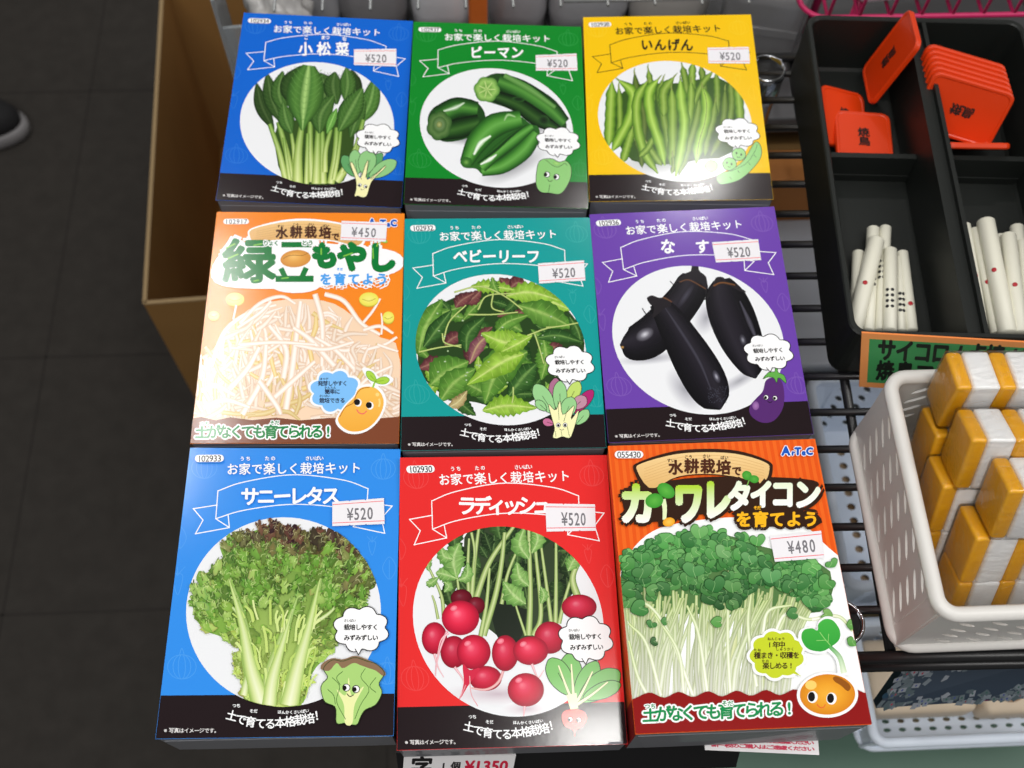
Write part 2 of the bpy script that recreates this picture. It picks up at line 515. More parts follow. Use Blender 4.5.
def kit_words(cv, root, code, ink):
    cv.clip = None; cv.H = T
    cv.text('お家で楽しく栽培キット', 195, 481, 69, 28, ink, bold=.5, jit=4, seed=3)
    cv.text('うち', 218, 232, 45, 11, ink, bold=.3); cv.text('たの', 276, 290, 45, 11, ink, bold=.3); cv.text('さいばい', 370, 402, 46, 11, ink, bold=.3)
    code_tag(cv, code, 107, 35, 175, 52)
    cv.H = TS
    cv.text('土で育てる本格栽培！', 0, 0, 0, 38, WHITE, bold=.8, seed=5, pos=[(210, 688, 14), (241, 701, 12), (273, 709, 8), (307, 714, 5), (339, 715, 1), (372, 711, -2), (405, 707, -4), (437, 702, -6), (469, 697, -8), (503, 686, -8)])
    cv.text('つち', 219, 233, 655, 14, WHITE, bold=.4); cv.text('そだ', 276, 290, 673, 14, WHITE, bold=.4); cv.text('ほんかくさいばい', 370, 462, 676, 13, WHITE, bold=.4, arc=-3, ang=-3)
    cv.text('※写真はイメージです。', -10, 160, 739, 18, (225, 222, 222), bold=.3)
    cv.flush('slogan_lettering', root)


def kit_bubble(cv, root):
    cv.H = TS
    cloud(cv, (640, 400), 94, 78, 8, WHITE, BLACK, 3.2, ph=.35)
    cv.poly([(622, 462), (632, 484), (642, 462)], WHITE); cv.segs([(621, 466), (632, 485), (643, 466)], 3, BLACK)
    cv.text('栽培しやすく', 593, 687, 393, 20, BLACK, bold=.75, jit=3); cv.text('みずみずしい', 593, 687, 428, 20, BLACK, bold=.75, jit=3); cv.text('さいばい', 588, 618, 371, 10, BLACK, bold=.3)
    cv.flush('speech_bubble', root)


def title(cv, root, H, s, x0, x1, y, h, col, arc=0., extra=None, bold=.034):
    cv.H = H; cv.text(s, x0, x1, y, h, col, bold=h * bold, jit=3, arc=arc, seed=len(s))
    if extra: extra(cv)
    cv.flush('title_lettering', root)


def sticker(cv, root, kit, quad, price, fx=(.36, .74), fy=.55, h=.66):
    H = homog([(0, 0), (1000, 0), (1000, 400), (0, 400)], hmap(homog(KITS[kit][0], MM), quad))
    cv.z += .00006; cv.H = H; cv.clip = None; p2 = cv.mat; cv.mat = PAPER
    # the paper slip has notched ends
    P = [(0, 0), (330, 0), (350, 14), (370, 0), (640, 0), (660, 14), (680, 0), (1000, 0), (1000, 400), (680, 400), (660, 386), (640, 400), (370, 400), (350, 386), (330, 400), (0, 400)]
    cv.poly(P, (233, 231, 236)); cv.seg((12, 46), (988, 46), 12, (232, 96, 106)); cv.seg((12, 350), (988, 350), 12, (232, 96, 106))
    st = cv.flush('price_sticker', root)
    cv.text('¥' + price, fx[0] * 1000, fx[1] * 1000, fy * 400, h * 400, (112, 110, 116), bold=4, sx=.82)
    cv.flush('price_lettering', st); cv.mat = p2


def eyes(cv, pts, r):
    for (x, y), (px, py) in pts:
        cv.blob((x, y), r, r, [WHITE]); cv.line([(x + r * math.cos(t), y + r * math.sin(t)) for t in np.linspace(0, 6.28, 18)], r * .22, BLACK); cv.blob((px, py), r * .6, r * .66, [BLACK])


def toon_leaf(cv, a, b, w, fill=(140, 198, 128), edge=(30, 40, 28), vein=True, ew=2.4):
    a, b = np.array(a, float), np.array(b, float); d = b - a; L = np.linalg.norm(d); d /= L; n = np.array([-d[1], d[0]])
    pr = [(0, .12), (.2, .36), (.5, .5), (.8, .42), (.97, .16), (1.0, 0)]
    P = [a + d * L * t + n * w * k for t, k in pr] + [a + d * L * t - n * w * k for t, k in pr[::-1][1:]]
    cv.poly(P, fill, 40); cv.line(P, ew, edge, 40, True)
    if vein: cv.line([a, a + d * L * .6], ew * .8, edge)


STEM = [(70, 105, 30), (128, 160, 62), (176, 200, 104), (140, 172, 72), (84, 118, 40)]


def blade(cv, pts, w, shade=1., prof=None, rib=(118, 158, 84), veins=True):
    c = lambda r: tuple(v * shade for v in r)
    cols = [c((36, 66, 26)), c((58, 98, 40)), c((72, 114, 48)), c((64, 104, 44)), c(rib), c((66, 108, 46)), c((78, 120, 52)), c((62, 100, 40)), c((40, 72, 28))]
    prof = prof or [.12, .5, .84, 1, .98, .82, .5, .12]
    cv.strip(pts, [w * p for p in prof], cols, n=20)
    P = smooth(pts, 12)
    if veins:
        for i in range(2, 10):
            d = P[min(i + 1, 11)] - P[i - 1]; d /= np.linalg.norm(d) + 1e-9; nn = np.array([-d[1], d[0]])
            pw = w * np.interp(i / 11, np.linspace(0, 1, len(prof)), prof) * .42
            for s in (-1, 1): cv.line([P[i], P[i] + nn * s * pw * .6 + d * pw * .35, P[i] + nn * s * pw + d * pw * .8], 2.0, c((88, 130, 62)), 6)


def stem(cv, a, b, w0, w1, bend=0., top=None):
    a, b = np.array(a, float), np.array(b, float); d = b - a; nn = np.array([-d[1], d[0]]) / (np.linalg.norm(d) + 1e-9)
    cv.strip([a, (a + b) / 2 + nn * bend, b], [w0, (w0 + w1) / 2, w1], [(120, 150, 58), (190, 208, 120), (222, 232, 168), (196, 214, 124), (128, 158, 62)],
             [(60, 96, 34), (110, 150, 60), (150, 186, 92), (112, 152, 62), (64, 100, 36)], n=12)


def art_komatsuna(cv, root):
    cv.H = frame('komatsuna', 235, 55, 5.118); cv.clip = DISC
    cv.poly([(205, 400), (300, 330), (560, 330), (610, 420), (540, 660), (270, 660)], (52, 78, 30), 20)
    for pts, w, s in (([(200, 380), (140, 260), (112, 140)], 74, .62), ([(235, 340), (190, 220), (165, 90)], 88, .74), ([(262, 300), (225, 190), (245, 80)], 84, .9), ([(330, 260), (290, 160), (340, 55)], 120, .7),
                      ([(440, 270), (460, 170), (430, 90)], 120, .82), ([(520, 250), (500, 160), (510, 85)], 100, .78), ([(600, 240), (610, 160), (595, 75)], 80, .55), ([(560, 230), (575, 150), (568, 62)], 86, .95),
                      ([(640, 350), (690, 240), (715, 110)], 96, 1.05), ([(590, 420), (620, 330), (665, 230)], 78, .9)):
        blade(cv, pts, w, s)
    rng = random.Random(4)
    for a, b, w0, w1, bd in (((262, 650), (178, 350), 34, 22, 8), ((295, 650), (222, 340), 38, 24, 6), ((305, 560), (285, 380), 22, 18, 4), ((395, 650), (385, 340), 40, 26, -6), ((520, 650), (655, 330), 44, 22, 26),
                             ((545, 600), (640, 380), 24, 14, 14), ((490, 660), (520, 370), 40, 26, 8), ((505, 640), (540, 390), 24, 18, 4), ((365, 660), (372, 400), 26, 18, 0), ((450, 660), (446, 390), 42, 24, 0), ((415, 660), (425, 370), 48, 26, 0), ((280, 640), (250, 420), 22, 14, 0)):
        stem(cv, a, b, w0, w1, bd)
    blade(cv, [(290, 400), (262, 330), (246, 240)], 84, .95)
    blade(cv, [(530, 390), (590, 280), (650, 170)], 118, .98)
    blade(cv, [(432, 400), (440, 300), (505, 205)], 108, .9)
    stem(cv, (320, 665), (348, 320), 58, 26, -10)
    blade(cv, [(345, 385), (355, 230), (378, 52)], 190, 1.12, prof=[.08, .3, .66, .92, 1, .96, .78, .34], rib=(150, 184, 108))
    stem(cv, (460, 600), (490, 380), 30, 22, -12); blade(cv, [(470, 400), (492, 340), (520, 272)], 46, 1.35)
    cv.clip = None; cv.flush('vegetable_picture', root)
    # cartoon bunch
    g, gd = (142, 196, 130), (96, 160, 100)
    toon_leaf(cv, (650, 640), (752, 505), 62, gd); toon_leaf(cv, (612, 620), (552, 515), 62, gd); toon_leaf(cv, (625, 610), (610, 486), 66, g); toon_leaf(cv, (690, 625), (825, 545), 74, g); toon_leaf(cv, (660, 610), (690, 490), 92, g)
    P = [(618, 640), (590, 560), (604, 556), (640, 630), (668, 560), (682, 545), (676, 640), (760, 575), (766, 582), (700, 650), (676, 722), (650, 732), (630, 724), (612, 726), (620, 690)]
    cv.poly(P, (240, 236, 178), 50); cv.line(P, 2.6, (34, 30, 20), 50, True)
    for q in (((690, 540), (668, 630)), ((770, 565), (696, 640)), ((646, 640), (640, 600))): cv.line(q, 2.2, (34, 40, 20))
    eyes(cv, [((639, 668), (637, 670)), ((668, 676), (670, 678))], 9); cv.line([(642, 686), (650, 694), (660, 690)], 2.4, BLACK, 8)
    cv.flush('cartoon_vegetable', root)


PEP = [(14, 34, 14), (30, 70, 26), (52, 108, 40), (84, 146, 60), (58, 116, 44), (32, 76, 28), (16, 40, 14)]


def art_pepper(cv, root):
    cv.H = frame('pepper', 415, 60, 5.294); cv.clip = DISC
    for c, rx, ry, r in (((240, 415), 190, 36, .1), ((520, 560), 210, 70, -.45), ((620, 350), 120, 40, .3)):
        cv.blob(c, rx, ry, [(150, 152, 156), (190, 191, 195), (232, 234, 238)], r)
    # left fruit
    cv.poly([(66, 320), (90, 260), (160, 225), (260, 203), (330, 225), (372, 300), (330, 380), (250, 420), (150, 430), (95, 385)], (30, 66, 26), 40)
    cv.strip([(120, 300), (220, 250), (330, 260)], [110, 110, 80], PEP); cv.strip([(130, 385), (230, 360), (340, 330)], [80, 110, 90], [tuple(v * .7 for v in c) for c in PEP])
    cv.strip([(150, 270), (215, 250), (260, 225)], [16, 34, 10], [(52, 108, 40), (140, 178, 128), (226, 236, 222), (130, 170, 116), (52, 108, 40)])
    cv.blob((128, 345), 64, 76, [(96, 122, 66), (58, 92, 44), (88, 122, 66), (44, 84, 34)], .2, lobes=6, n=36); cv.blob((130, 340), 36, 42, [(70, 96, 48), (104, 132, 84), (60, 96, 44)], 0, n=22); cv.blob((128, 340), 15, 17, [(170, 176, 116), (100, 120, 60)])
    # back fruit
    cv.poly([(318, 170), (345, 110), (420, 70), (500, 85), (600, 140), (720, 225), (790, 310), (795, 370), (720, 380), (620, 330), (500, 260), (400, 225), (335, 205)], (34, 70, 28), 44)
    cv.strip([(440, 110), (560, 160), (700, 250), (790, 335)], [90, 110, 110, 70], PEP); cv.strip([(420, 190), (540, 235), (650, 310), (760, 370)], [60, 80, 90, 40], [tuple(v * .62 for v in c) for c in PEP])
    cv.strip([(470, 80), (600, 150), (740, 250)], [26, 34, 20], [(64, 120, 48), (110, 160, 84), (72, 126, 52)])
    cv.blob((545, 207), 34, 14, [(20, 38, 18), (24, 50, 22), (42, 84, 34)], .1); cv.blob((680, 318), 30, 26, [(18, 32, 16), (24, 48, 22), (40, 78, 32)], .2)
    cv.blob((378, 155), 66, 66, [(150, 190, 96), (110, 160, 70), (150, 194, 100), (70, 126, 48)], -.4, lobes=6, n=36)
    for t in np.linspace(0, 6.28, 8)[:-1]: cv.strip([(378, 155), (378 + 44 * math.cos(t), 155 + 44 * math.sin(t))], [10, 12], [(100, 150, 60), (196, 222, 140), (100, 150, 60)], n=4)
    # front fruit, three lobes
    cv.poly([(248, 530), (265, 470), (340, 350), (420, 290), (480, 270), (560, 300), (610, 338), (650, 352), (658, 400), (625, 470), (530, 540), (430, 590), (360, 606), (322, 575), (262, 568)], (40, 92, 32), 50)
    lt = [(24, 62, 20), (48, 110, 36), (78, 146, 54), (100, 166, 74), (76, 142, 54), (46, 106, 34), (20, 54, 18)]
    cv.strip([(350, 590), (460, 560), (570, 480), (640, 385)], [50, 84, 100, 70], lt); cv.strip([(268, 545), (330, 430), (420, 345), (560, 310)], [70, 118, 130, 90], lt); cv.strip([(350, 570), (420, 500), (520, 420), (620, 350)], [56, 66, 76, 40], lt)
    cv.strip([(330, 545), (420, 480), (510, 400), (590, 340)], [10, 20, 16, 6], [(40, 92, 32), (14, 40, 14), (40, 92, 32)])
    cv.strip([(310, 500), (345, 440), (400, 400)], [14, 32, 12], [(84, 150, 60), (214, 232, 204), (240, 248, 238), (196, 222, 184), (84, 150, 60)]); cv.strip([(345, 552), (395, 525), (430, 500)], [10, 26, 8], [(84, 150, 60), (236, 244, 232), (226, 240, 220), (84, 150, 60)])
    cv.strip([(470, 320), (490, 290), (530, 300)], [8, 18, 8], [(78, 146, 54), (170, 206, 150), (78, 146, 54)]); cv.blob((270, 540), 30, 28, [(120, 170, 80), (60, 116, 44), (40, 90, 32)], 0, lobes=5)
    cv.clip = None; cv.flush('vegetable_picture', root)
    g = (138, 196, 116); P = [(645, 570), (665, 530), (720, 522), (760, 540), (800, 535), (826, 570), (822, 630), (790, 690), (760, 712), (715, 706), (665, 700), (640, 660)]
    cv.poly(P, g, 50); cv.line(P, 3, BLACK, 50, True); cv.line([(690, 528), (730, 560), (760, 566), (790, 548), (806, 560)], 2.6, (50, 70, 40), 16); cv.blob((748, 548), 22, 10, [(166, 212, 120), (130, 186, 100)], .2); cv.line([(712, 660), (708, 690), (702, 704)], 2.6, (50, 70, 40), 8)
    eyes(cv, [((697, 607), (690, 607)), ((748, 620), (742, 620))], 15); cv.line([(700, 632), (712, 644), (728, 638)], 3, BLACK, 8)
    cv.flush('cartoon_vegetable', root)


BEAN = [(58, 96, 20), (98, 140, 38), (138, 174, 62), (166, 198, 92), (140, 176, 64), (100, 144, 40), (60, 100, 24)]


def bean(cv, pts, w, shade=1., seam=False, tip=True):
    n = 22; P = smooth(pts, n); L = len(pts)
    rng = random.Random(int(pts[0][0] * 7 + pts[-1][1])); k = 5 + rng.randint(0, 2)
    t = np.linspace(0, 1, n); ww = w * (np.minimum(1, np.minimum(t, 1 - t) * 5.5 + .12)) * (1 + .09 * np.sin(t * k * 6.28))
    cols = [tuple(v * shade for v in c) for c in BEAN]; cv.strip(pts, ww, cols, n=n)
    if seam: cv.strip(pts, [3, 3], [tuple(v * .72 * shade for v in (90, 130, 40))], n=n)
    if tip:
        d = P[0] - P[2]; d /= np.linalg.norm(d); cv.strip([P[0] - d * 4, P[0] + d * 16, P[0] + d * 26 + (6, -4)], [10, 7, 2], [(90, 110, 40), (150, 168, 84), (96, 112, 44)], n=5)


def art_beans(cv, root):
    cv.H = frame('beans', 595, 55, 5.122); cv.clip = DISC
    cv.blob((380, 560), 330, 60, [(176, 180, 178), (206, 209, 210), (232, 234, 238)])
    cv.poly([(60, 300), (200, 160), (420, 150), (640, 120), (740, 250), (700, 500), (520, 540), (420, 560), (280, 560), (160, 520)], (52, 84, 26), 24)
    for pts, w, s in (([(500, 45), (495, 120), (500, 200)], 40, .95), ([(445, 60), (460, 130), (470, 210)], 36, .85), ([(540, 60), (555, 140), (560, 220)], 36, .8), ([(620, 95), (625, 200), (620, 330)], 38, .85), ([(690, 130), (700, 230), (690, 330), (670, 430)], 40, .8),
                      ([(728, 150), (738, 260), (745, 380)], 48, .95), ([(665, 180), (660, 300), (640, 420), (590, 520)], 40, .75), ([(615, 240), (600, 340), (570, 440), (560, 520)], 42, .85), ([(270, 80), (285, 170), (300, 250)], 32, .9), ([(200, 100), (215, 200), (250, 330), (240, 560)], 36, .62),
                      ([(530, 220), (520, 320), (480, 460), (425, 620)], 46, .85), ([(600, 90), (550, 150), (510, 240), (490, 330)], 34, .9), ([(490, 140), (490, 230), (480, 330), (440, 480)], 44, .95),
                      ([(85, 145), (80, 260), (75, 380), (70, 470)], 56, 1.0), ([(120, 170), (125, 270), (125, 380), (110, 420)], 34, .9), ([(205, 440), (230, 500), (240, 580)], 30, .65), ([(190, 380), (165, 470), (140, 555)], 46, .95),
                      ([(120, 135), (190, 200), (178, 320), (130, 420), (85, 500)], 54, 1.05), ([(260, 450), (290, 500), (340, 570)], 40, .9), ([(345, 130), (330, 200), (345, 300), (370, 440), (380, 560)], 44, .85),
                      ([(265, 140), (215, 230), (215, 360), (250, 500), (320, 610)], 50, 1.0), ([(400, 120), (350, 190), (350, 260), (350, 320)], 52, .92), ([(390, 180), (395, 260), (395, 380), (395, 500), (385, 570)], 54, .95), ([(300, 420), (270, 480), (225, 525)], 34, .92),
                      ([(320, 130), (275, 200), (285, 320), (330, 460), (355, 570)], 56, 1.08), ([(395, 520), (400, 560), (390, 612)], 24, .8), ([(435, 130), (440, 240), (455, 350), (440, 480), (410, 625)], 58, 1.08), ([(550, 170), (570, 250), (560, 350), (530, 450), (515, 560)], 58, 1.1)):
        bean(cv, pts, w, s, seam=w > 55 and pts[0][0] > 500)
    cv.clip = None; cv.flush('vegetable_picture', root)
    g = (150, 208, 130)
    for c, r in (((592, 572), 32), ((686, 562), 36), ((734, 512), 36)):
        cv.blob(c, r, r * .92, [g]); cv.line([(c[0] + r * math.cos(t), c[1] + r * .92 * math.sin(t)) for t in np.linspace(0, 6.28, 24)], 3, (40, 60, 30))
    P = [(618, 630), (650, 606), (700, 590), (760, 540), (810, 460), (832, 450), (850, 480), (846, 530), (800, 590), (740, 640), (680, 660), (635, 662)]
    cv.poly(P, g, 46); cv.line(P, 3, (40, 60, 30), 46, True); cv.line([(690, 600), (770, 560), (815, 500), (830, 460)], 2.6, (70, 120, 60), 16)
    for x, y in ((688, 634), (730, 602), (786, 562), (815, 522)): cv.line([(x - 2, y - 8), (x + 2, y), (x + 8, y + 4)], 2.4, (50, 80, 40), 6)
    for (x, y) in ((672, 555), (696, 562), (722, 506), (746, 514)): cv.blob((x, y), 4.5, 6, [BLACK])
    cv.line([(674, 572), (682, 578), (692, 576)], 2.4, BLACK, 6); cv.line([(724, 524), (732, 530), (742, 526)], 2.4, BLACK, 6)
    cv.flush('cartoon_vegetable', root)


def jagged(cv, pts, w, c_edge, c_mid, c_rib, teeth=9, depth=.25, seed=0, prof=None):
    """a leaf with a toothed outline"""
    rng = random.Random(seed); n = teeth * 2 + 1
    P = smooth(pts, n); prof = prof or [.1, .6, 1, 1, .8, .45, .05]
    T_ = np.gradient(P, axis=0); T_ /= np.linalg.norm(T_, axis=1)[:, None] + 1e-9; N = np.c_[-T_[:, 1], T_[:, 0]]
    t = np.linspace(0, 1, n); ww = np.interp(t, np.linspace(0, 1, len(prof)), prof) * w / 2
    V, C = [], []
    for i in range(n):
        k = 1 + (depth if i % 2 else -depth) * rng.uniform(.3, .9)
        for s, c in ((-k, c_edge), (-.55, mixc(c_edge, c_mid, .6)), (-.2, c_mid), (0, c_rib), (.2, mixc(c_mid, c_rib, .2)), (.55, c_mid), (k, mixc(c_edge, c_mid, .3))):
            V.append(P[i] + N[i] * ww[i] * s + T_[i] * abs(s) * ww[i] * .15); f = rng.uniform(.9, 1.1); C.append(lin([min(255, q * f) for q in c]))
    cv.add(V, [(i * 7 + j, i * 7 + j + 1, (i + 1) * 7 + j + 1, (i + 1) * 7 + j) for i in range(n - 1) for j in range(6)], np.array(C))
    cv.hold = True
    for i in range(1, n - 1, 2):
        for s in (-1, 1): cv.line([P[i], P[i] + N[i] * s * ww[i] * .75 + T_[i] * ww[i] * .3], 1.8, mixc(c_mid, c_rib, .45))
    cv.line(P[:-1], 2.6, c_rib); cv.hold = False; cv.z += cv.dz


def art_leaf(cv, root):
    cv.H = frame('leaf', 405, 270, 4.268); cv.clip = DISC
    DK, MD, LT = ((28, 60, 24), (52, 92, 40), (108, 146, 76)), ((62, 108, 36), (92, 140, 54), (150, 184, 96)), ((108, 152, 40), (142, 184, 64), (196, 216, 124))
    PU = ((70, 34, 40), (110, 60, 62), (150, 110, 96))
    cv.poly([(55, 330), (110, 180), (230, 110), (420, 70), (600, 90), (700, 180), (750, 260), (760, 360), (680, 470), (540, 560), (420, 600), (330, 570), (180, 540), (80, 460)], (40, 66, 30), 30)
    rng = random.Random(8)
    for i in range(70):
        x, y = rng.uniform(80, 720), rng.uniform(110, 560)
        if ((x - 400) / 340) ** 2 + ((y - 330) / 260) ** 2 > .95: continue
        a = rng.uniform(0, 6.28); L = rng.uniform(60, 130); pal = rng.choice((DK, DK, MD, MD, LT, PU))
        jagged(cv, [(x, y), (x + L * .5 * math.cos(a) + rng.uniform(-15, 15), y + L * .5 * math.sin(a)), (x + L * math.cos(a), y + L * math.sin(a))], L * rng.uniform(.35, .6), *[tuple(v * .95 for v in c) for c in pal], teeth=6, depth=.2, seed=i)
    J = lambda pts, w, pal, te=9, d=.22, sd=1, **k: jagged(cv, pts, w, *pal, teeth=te, depth=d, seed=sd, **k)
    J([(60, 350), (90, 240), (160, 125)], 120, MD, 8, .06, 2); J([(80, 330), (140, 250), (200, 170)], 70, DK, 6, .06, 21)
    J([(60, 420), (120, 400), (170, 410)], 70, PU, 6, .2, 3); J([(250, 140), (290, 120), (325, 85)], 60, PU, 6, .2, 4); J([(215, 160), (240, 130), (300, 95)], 60, PU, 6, .15, 41); J([(445, 80), (475, 55), (515, 60)], 60, PU, 6, .1, 5); J([(600, 330), (640, 330), (680, 350)], 50, PU, 5, .15, 51); J([(170, 320), (205, 290), (245, 275)], 60, PU, 5, .15, 52)
    J([(560, 60), (620, 130), (705, 170)], 100, LT, 9, .25, 6); J([(430, 110), (530, 95), (660, 130)], 90, LT, 9, .3, 7); J([(280, 70), (370, 70), (470, 85)], 60, LT, 9, .4, 71); J([(370, 30), (380, 70), (400, 100)], 40, MD, 6, .4, 72)
    J([(480, 150), (600, 190), (720, 250)], 110, MD, 8, .12, 8); J([(700, 200), (735, 260), (750, 320)], 60, DK, 5, .05, 9); J([(560, 290), (650, 280), (760, 310)], 60, DK, 5, .05, 91)
    J([(260, 350), (270, 270), (340, 200)], 80, DK, 6, .05, 10); J([(390, 260), (440, 220), (530, 190)], 60, MD, 6, .05, 11); J([(110, 490), (170, 440), (270, 390)], 150, MD, 8, .1, 12); J([(150, 560), (210, 480), (300, 420)], 110, MD, 7, .08, 121)
    J([(360, 440), (440, 380), (510, 340)], 130, DK, 8, .05, 13); J([(440, 540), (500, 460), (560, 400)], 110, DK, 7, .05, 131); J([(330, 600), (430, 580), (560, 590)], 90, LT, 9, .25, 14)
    J([(520, 350), (400, 420), (340, 570)], 150, MD, 9, .06, 15); J([(505, 360), (420, 390), (265, 490)], 110, LT, 8, .06, 16)
    J([(590, 300), (600, 380), (580, 470)], 90, MD, 8, .2, 17); J([(275, 400), (310, 320), (370, 265)], 60, ((96, 50, 66), (140, 92, 96), (186, 160, 120)), 6, .15, 18)
    J([(530, 290), (430, 310), (325, 270)], 110, LT, 9, .2, 19); J([(540, 280), (470, 320), (410, 350)], 60, LT, 7, .2, 20); J([(180, 590), (230, 560), (265, 515)], 50, ((130, 110, 70), (176, 160, 110), (210, 200, 150)), 5, .15, 22)
    for pts in ([(210, 95), (320, 70), (420, 110), (500, 170)], [(165, 300), (190, 220), (260, 150)], [(270, 190), (370, 190), (480, 180)], [(60, 350), (150, 330), (240, 320)], [(600, 245), (660, 240), (740, 225)], [(550, 270), (570, 330), (590, 400)], [(310, 170), (350, 110), (470, 100)], [(375, 100), (370, 160), (420, 180)], [(520, 280), (600, 250), (660, 240)], [(160, 270), (170, 310), (240, 330)], [(460, 500), (460, 540), (455, 570)]):
        cv.strip(pts, [7, 6], [(120, 150, 60), (206, 218, 140), (130, 160, 70)], n=14)
    for i in range(30):
        x, y = rng.uniform(130, 680), rng.uniform(180, 500); cv.blob((x, y), rng.uniform(3, 6), rng.uniform(2, 4), [(214, 226, 200), (120, 160, 90)])
    cv.clip = None; cv.flush('vegetable_picture', root)
    g = (150, 204, 140)
    toon_leaf(cv, (640, 590), (640, 462), 60, (170, 110, 140)); toon_leaf(cv, (630, 610), (552, 490), 72, g); toon_leaf(cv, (690, 580), (740, 478), 56, (190, 216, 110)); toon_leaf(cv, (720, 610), (800, 515), 50, (172, 40, 110)); toon_leaf(cv, (715, 590), (770, 545), 56, (190, 140, 160))
    toon_leaf(cv, (660, 610), (658, 475), 60, g); toon_leaf(cv, (730, 660), (780, 600), 46, g); toon_leaf(cv, (600, 600), (556, 560), 36, g); toon_leaf(cv, (630, 660), (586, 645), 34, (196, 110, 150)); toon_leaf(cv, (675, 640), (712, 545), 66, g)
    P = [(626, 640), (610, 575), (640, 600), (660, 560), (672, 620), (720, 580), (706, 640), (740, 600), (716, 690), (700, 720), (670, 714), (645, 722), (628, 714), (636, 680)]
    cv.poly(P, (242, 240, 184), 46); cv.line(P, 2.6, (40, 46, 24), 46, True)
    for q in (((650, 560), (655, 640)), ((690, 600), (675, 650)), ((640, 690), (642, 715)), ((690, 670), (700, 715)), ((664, 690), (668, 712))): cv.line(q, 2, (90, 110, 50))
    eyes(cv, [((652, 664), (652, 665)), ((681, 664), (681, 665))], 9); cv.line([(656, 680), (666, 686), (676, 681)], 2.4, BLACK, 8)
    cv.flush('cartoon_vegetable', root)


EGG = [(14, 13, 17), (26, 24, 30), (40, 37, 45), (34, 31, 39), (24, 22, 28), (18, 17, 21), (12, 11, 14)]


def art_eggplant(cv, root):
    cv.H = frame('eggplant', 605, 255, 4.154); cv.clip = DISC
    for c, rx, ry, r in (((190, 430), 150, 26, -.1), ((560, 520), 110, 30, -.5), ((330, 560), 110, 60, .9), ((420, 260), 50, 80, .4)):
        cv.blob(c, rx, ry, [(160, 161, 170), (200, 201, 208), (232, 234, 238)], r)
    cv.strip([(62, 374), (120, 370), (200, 330), (300, 220), (350, 150), (372, 90)], [4, 84, 118, 142, 156, 166, 168, 166, 160, 154, 150, 146, 144, 142, 138, 130, 100], EGG, n=40)
    cv.blob((165, 330), 42, 26, [(205, 205, 214), (110, 108, 118), (33, 30, 38)], -.5); cv.blob((335, 170), 14, 60, [(70, 68, 80), (34, 31, 39)], .6); cv.blob((72, 384), 7, 6, [(190, 150, 90), (120, 90, 50)])
    cv.poly([(296, 110), (330, 78), (356, 66), (362, 40), (386, 40), (392, 66), (420, 90), (424, 140), (400, 120), (370, 100), (340, 100), (310, 112)], (30, 27, 32), 30); cv.strip([(310, 112), (350, 104), (418, 140)], [5, 5], [(110, 72, 44), (80, 54, 36)], n=10)
    cv.line([(300, 108), (285, 122), (270, 108)], 3.5, (30, 27, 30), 10); cv.line([(420, 140), (418, 180), (408, 184)], 3.5, (30, 27, 30), 10)
    cv.strip([(484, 100), (500, 180), (545, 300), (590, 410), (625, 512)], [70, 110, 140, 160, 174, 184, 190, 190, 186, 180, 170, 156, 138, 114, 82, 6], EGG[::-1], n=40);
    cv.strip([(560, 190), (600, 280), (640, 380)], [6, 24, 8], [(24, 22, 28), (82, 80, 92), (24, 22, 28)]); cv.blob((572, 352), 14, 26, [(150, 150, 162), (70, 68, 78), (33, 31, 38)], -.3)
    cv.poly([(432, 150), (450, 118), (462, 92), (492, 92), (502, 108), (540, 122), (586, 152), (560, 150), (520, 128), (480, 122), (450, 134)], (32, 28, 32), 30); cv.strip([(450, 128), (485, 114), (540, 124)], [7, 6], [(120, 78, 40), (96, 62, 38)], n=10); cv.line([(432, 150), (424, 176), (412, 182)], 3.5, (30, 27, 30), 10)
    cv.strip([(215, 195), (270, 270), (340, 390), (420, 530), (478, 642)], [70, 84, 98, 110, 122, 132, 142, 152, 162, 170, 176, 178, 174, 164, 146, 112, 8], EGG, n=44);
    cv.strip([(250, 220), (310, 310), (390, 440), (440, 560)], [4, 16, 16, 6], [(36, 33, 41), (66, 64, 76), (36, 33, 41)]); cv.blob((462, 505), 14, 30, [(170, 170, 184), (80, 78, 90), (33, 31, 38)], -.4)
    for i in range(90):
        rg = random.Random(i); cv.blob((rg.uniform(425, 505), rg.uniform(545, 615)), 2, 2, [(62, 62, 74)], n=6)
    cv.poly([(174, 180), (196, 168), (224, 178), (262, 178), (275, 210), (246, 222), (216, 250), (196, 262), (204, 220), (188, 206)], (34, 30, 34), 30); cv.line([(190, 250), (170, 245), (155, 222)], 4, (28, 25, 28), 10); cv.line([(240, 176), (262, 186), (278, 196)], 5, (104, 68, 44), 8)
    cv.clip = None; cv.flush('vegetable_picture', root)
    P = [(668, 520), (700, 508), (732, 522), (744, 580), (736, 640), (700, 688), (650, 696), (606, 668), (600, 630), (630, 592), (654, 566)]
    cv.poly(P, (86, 44, 112), 50); cv.blob((625, 626), 14, 18, [(166, 120, 180), (130, 84, 150)])
    Q = [(655, 514), (680, 486), (704, 484), (706, 466), (716, 466), (718, 486), (744, 500), (752, 532), (730, 514), (718, 510), (712, 530), (700, 510), (676, 506)]
    cv.poly(Q, (98, 172, 76), 40); cv.line(Q, 2.2, (40, 70, 30), 40, True)
    eyes(cv, [((668, 591), (666, 592)), ((705, 594), (703, 595))], 10); cv.line([(674, 606), (684, 613), (694, 607)], 2.6, BLACK, 8)
    cv.flush('cartoon_vegetable', root)


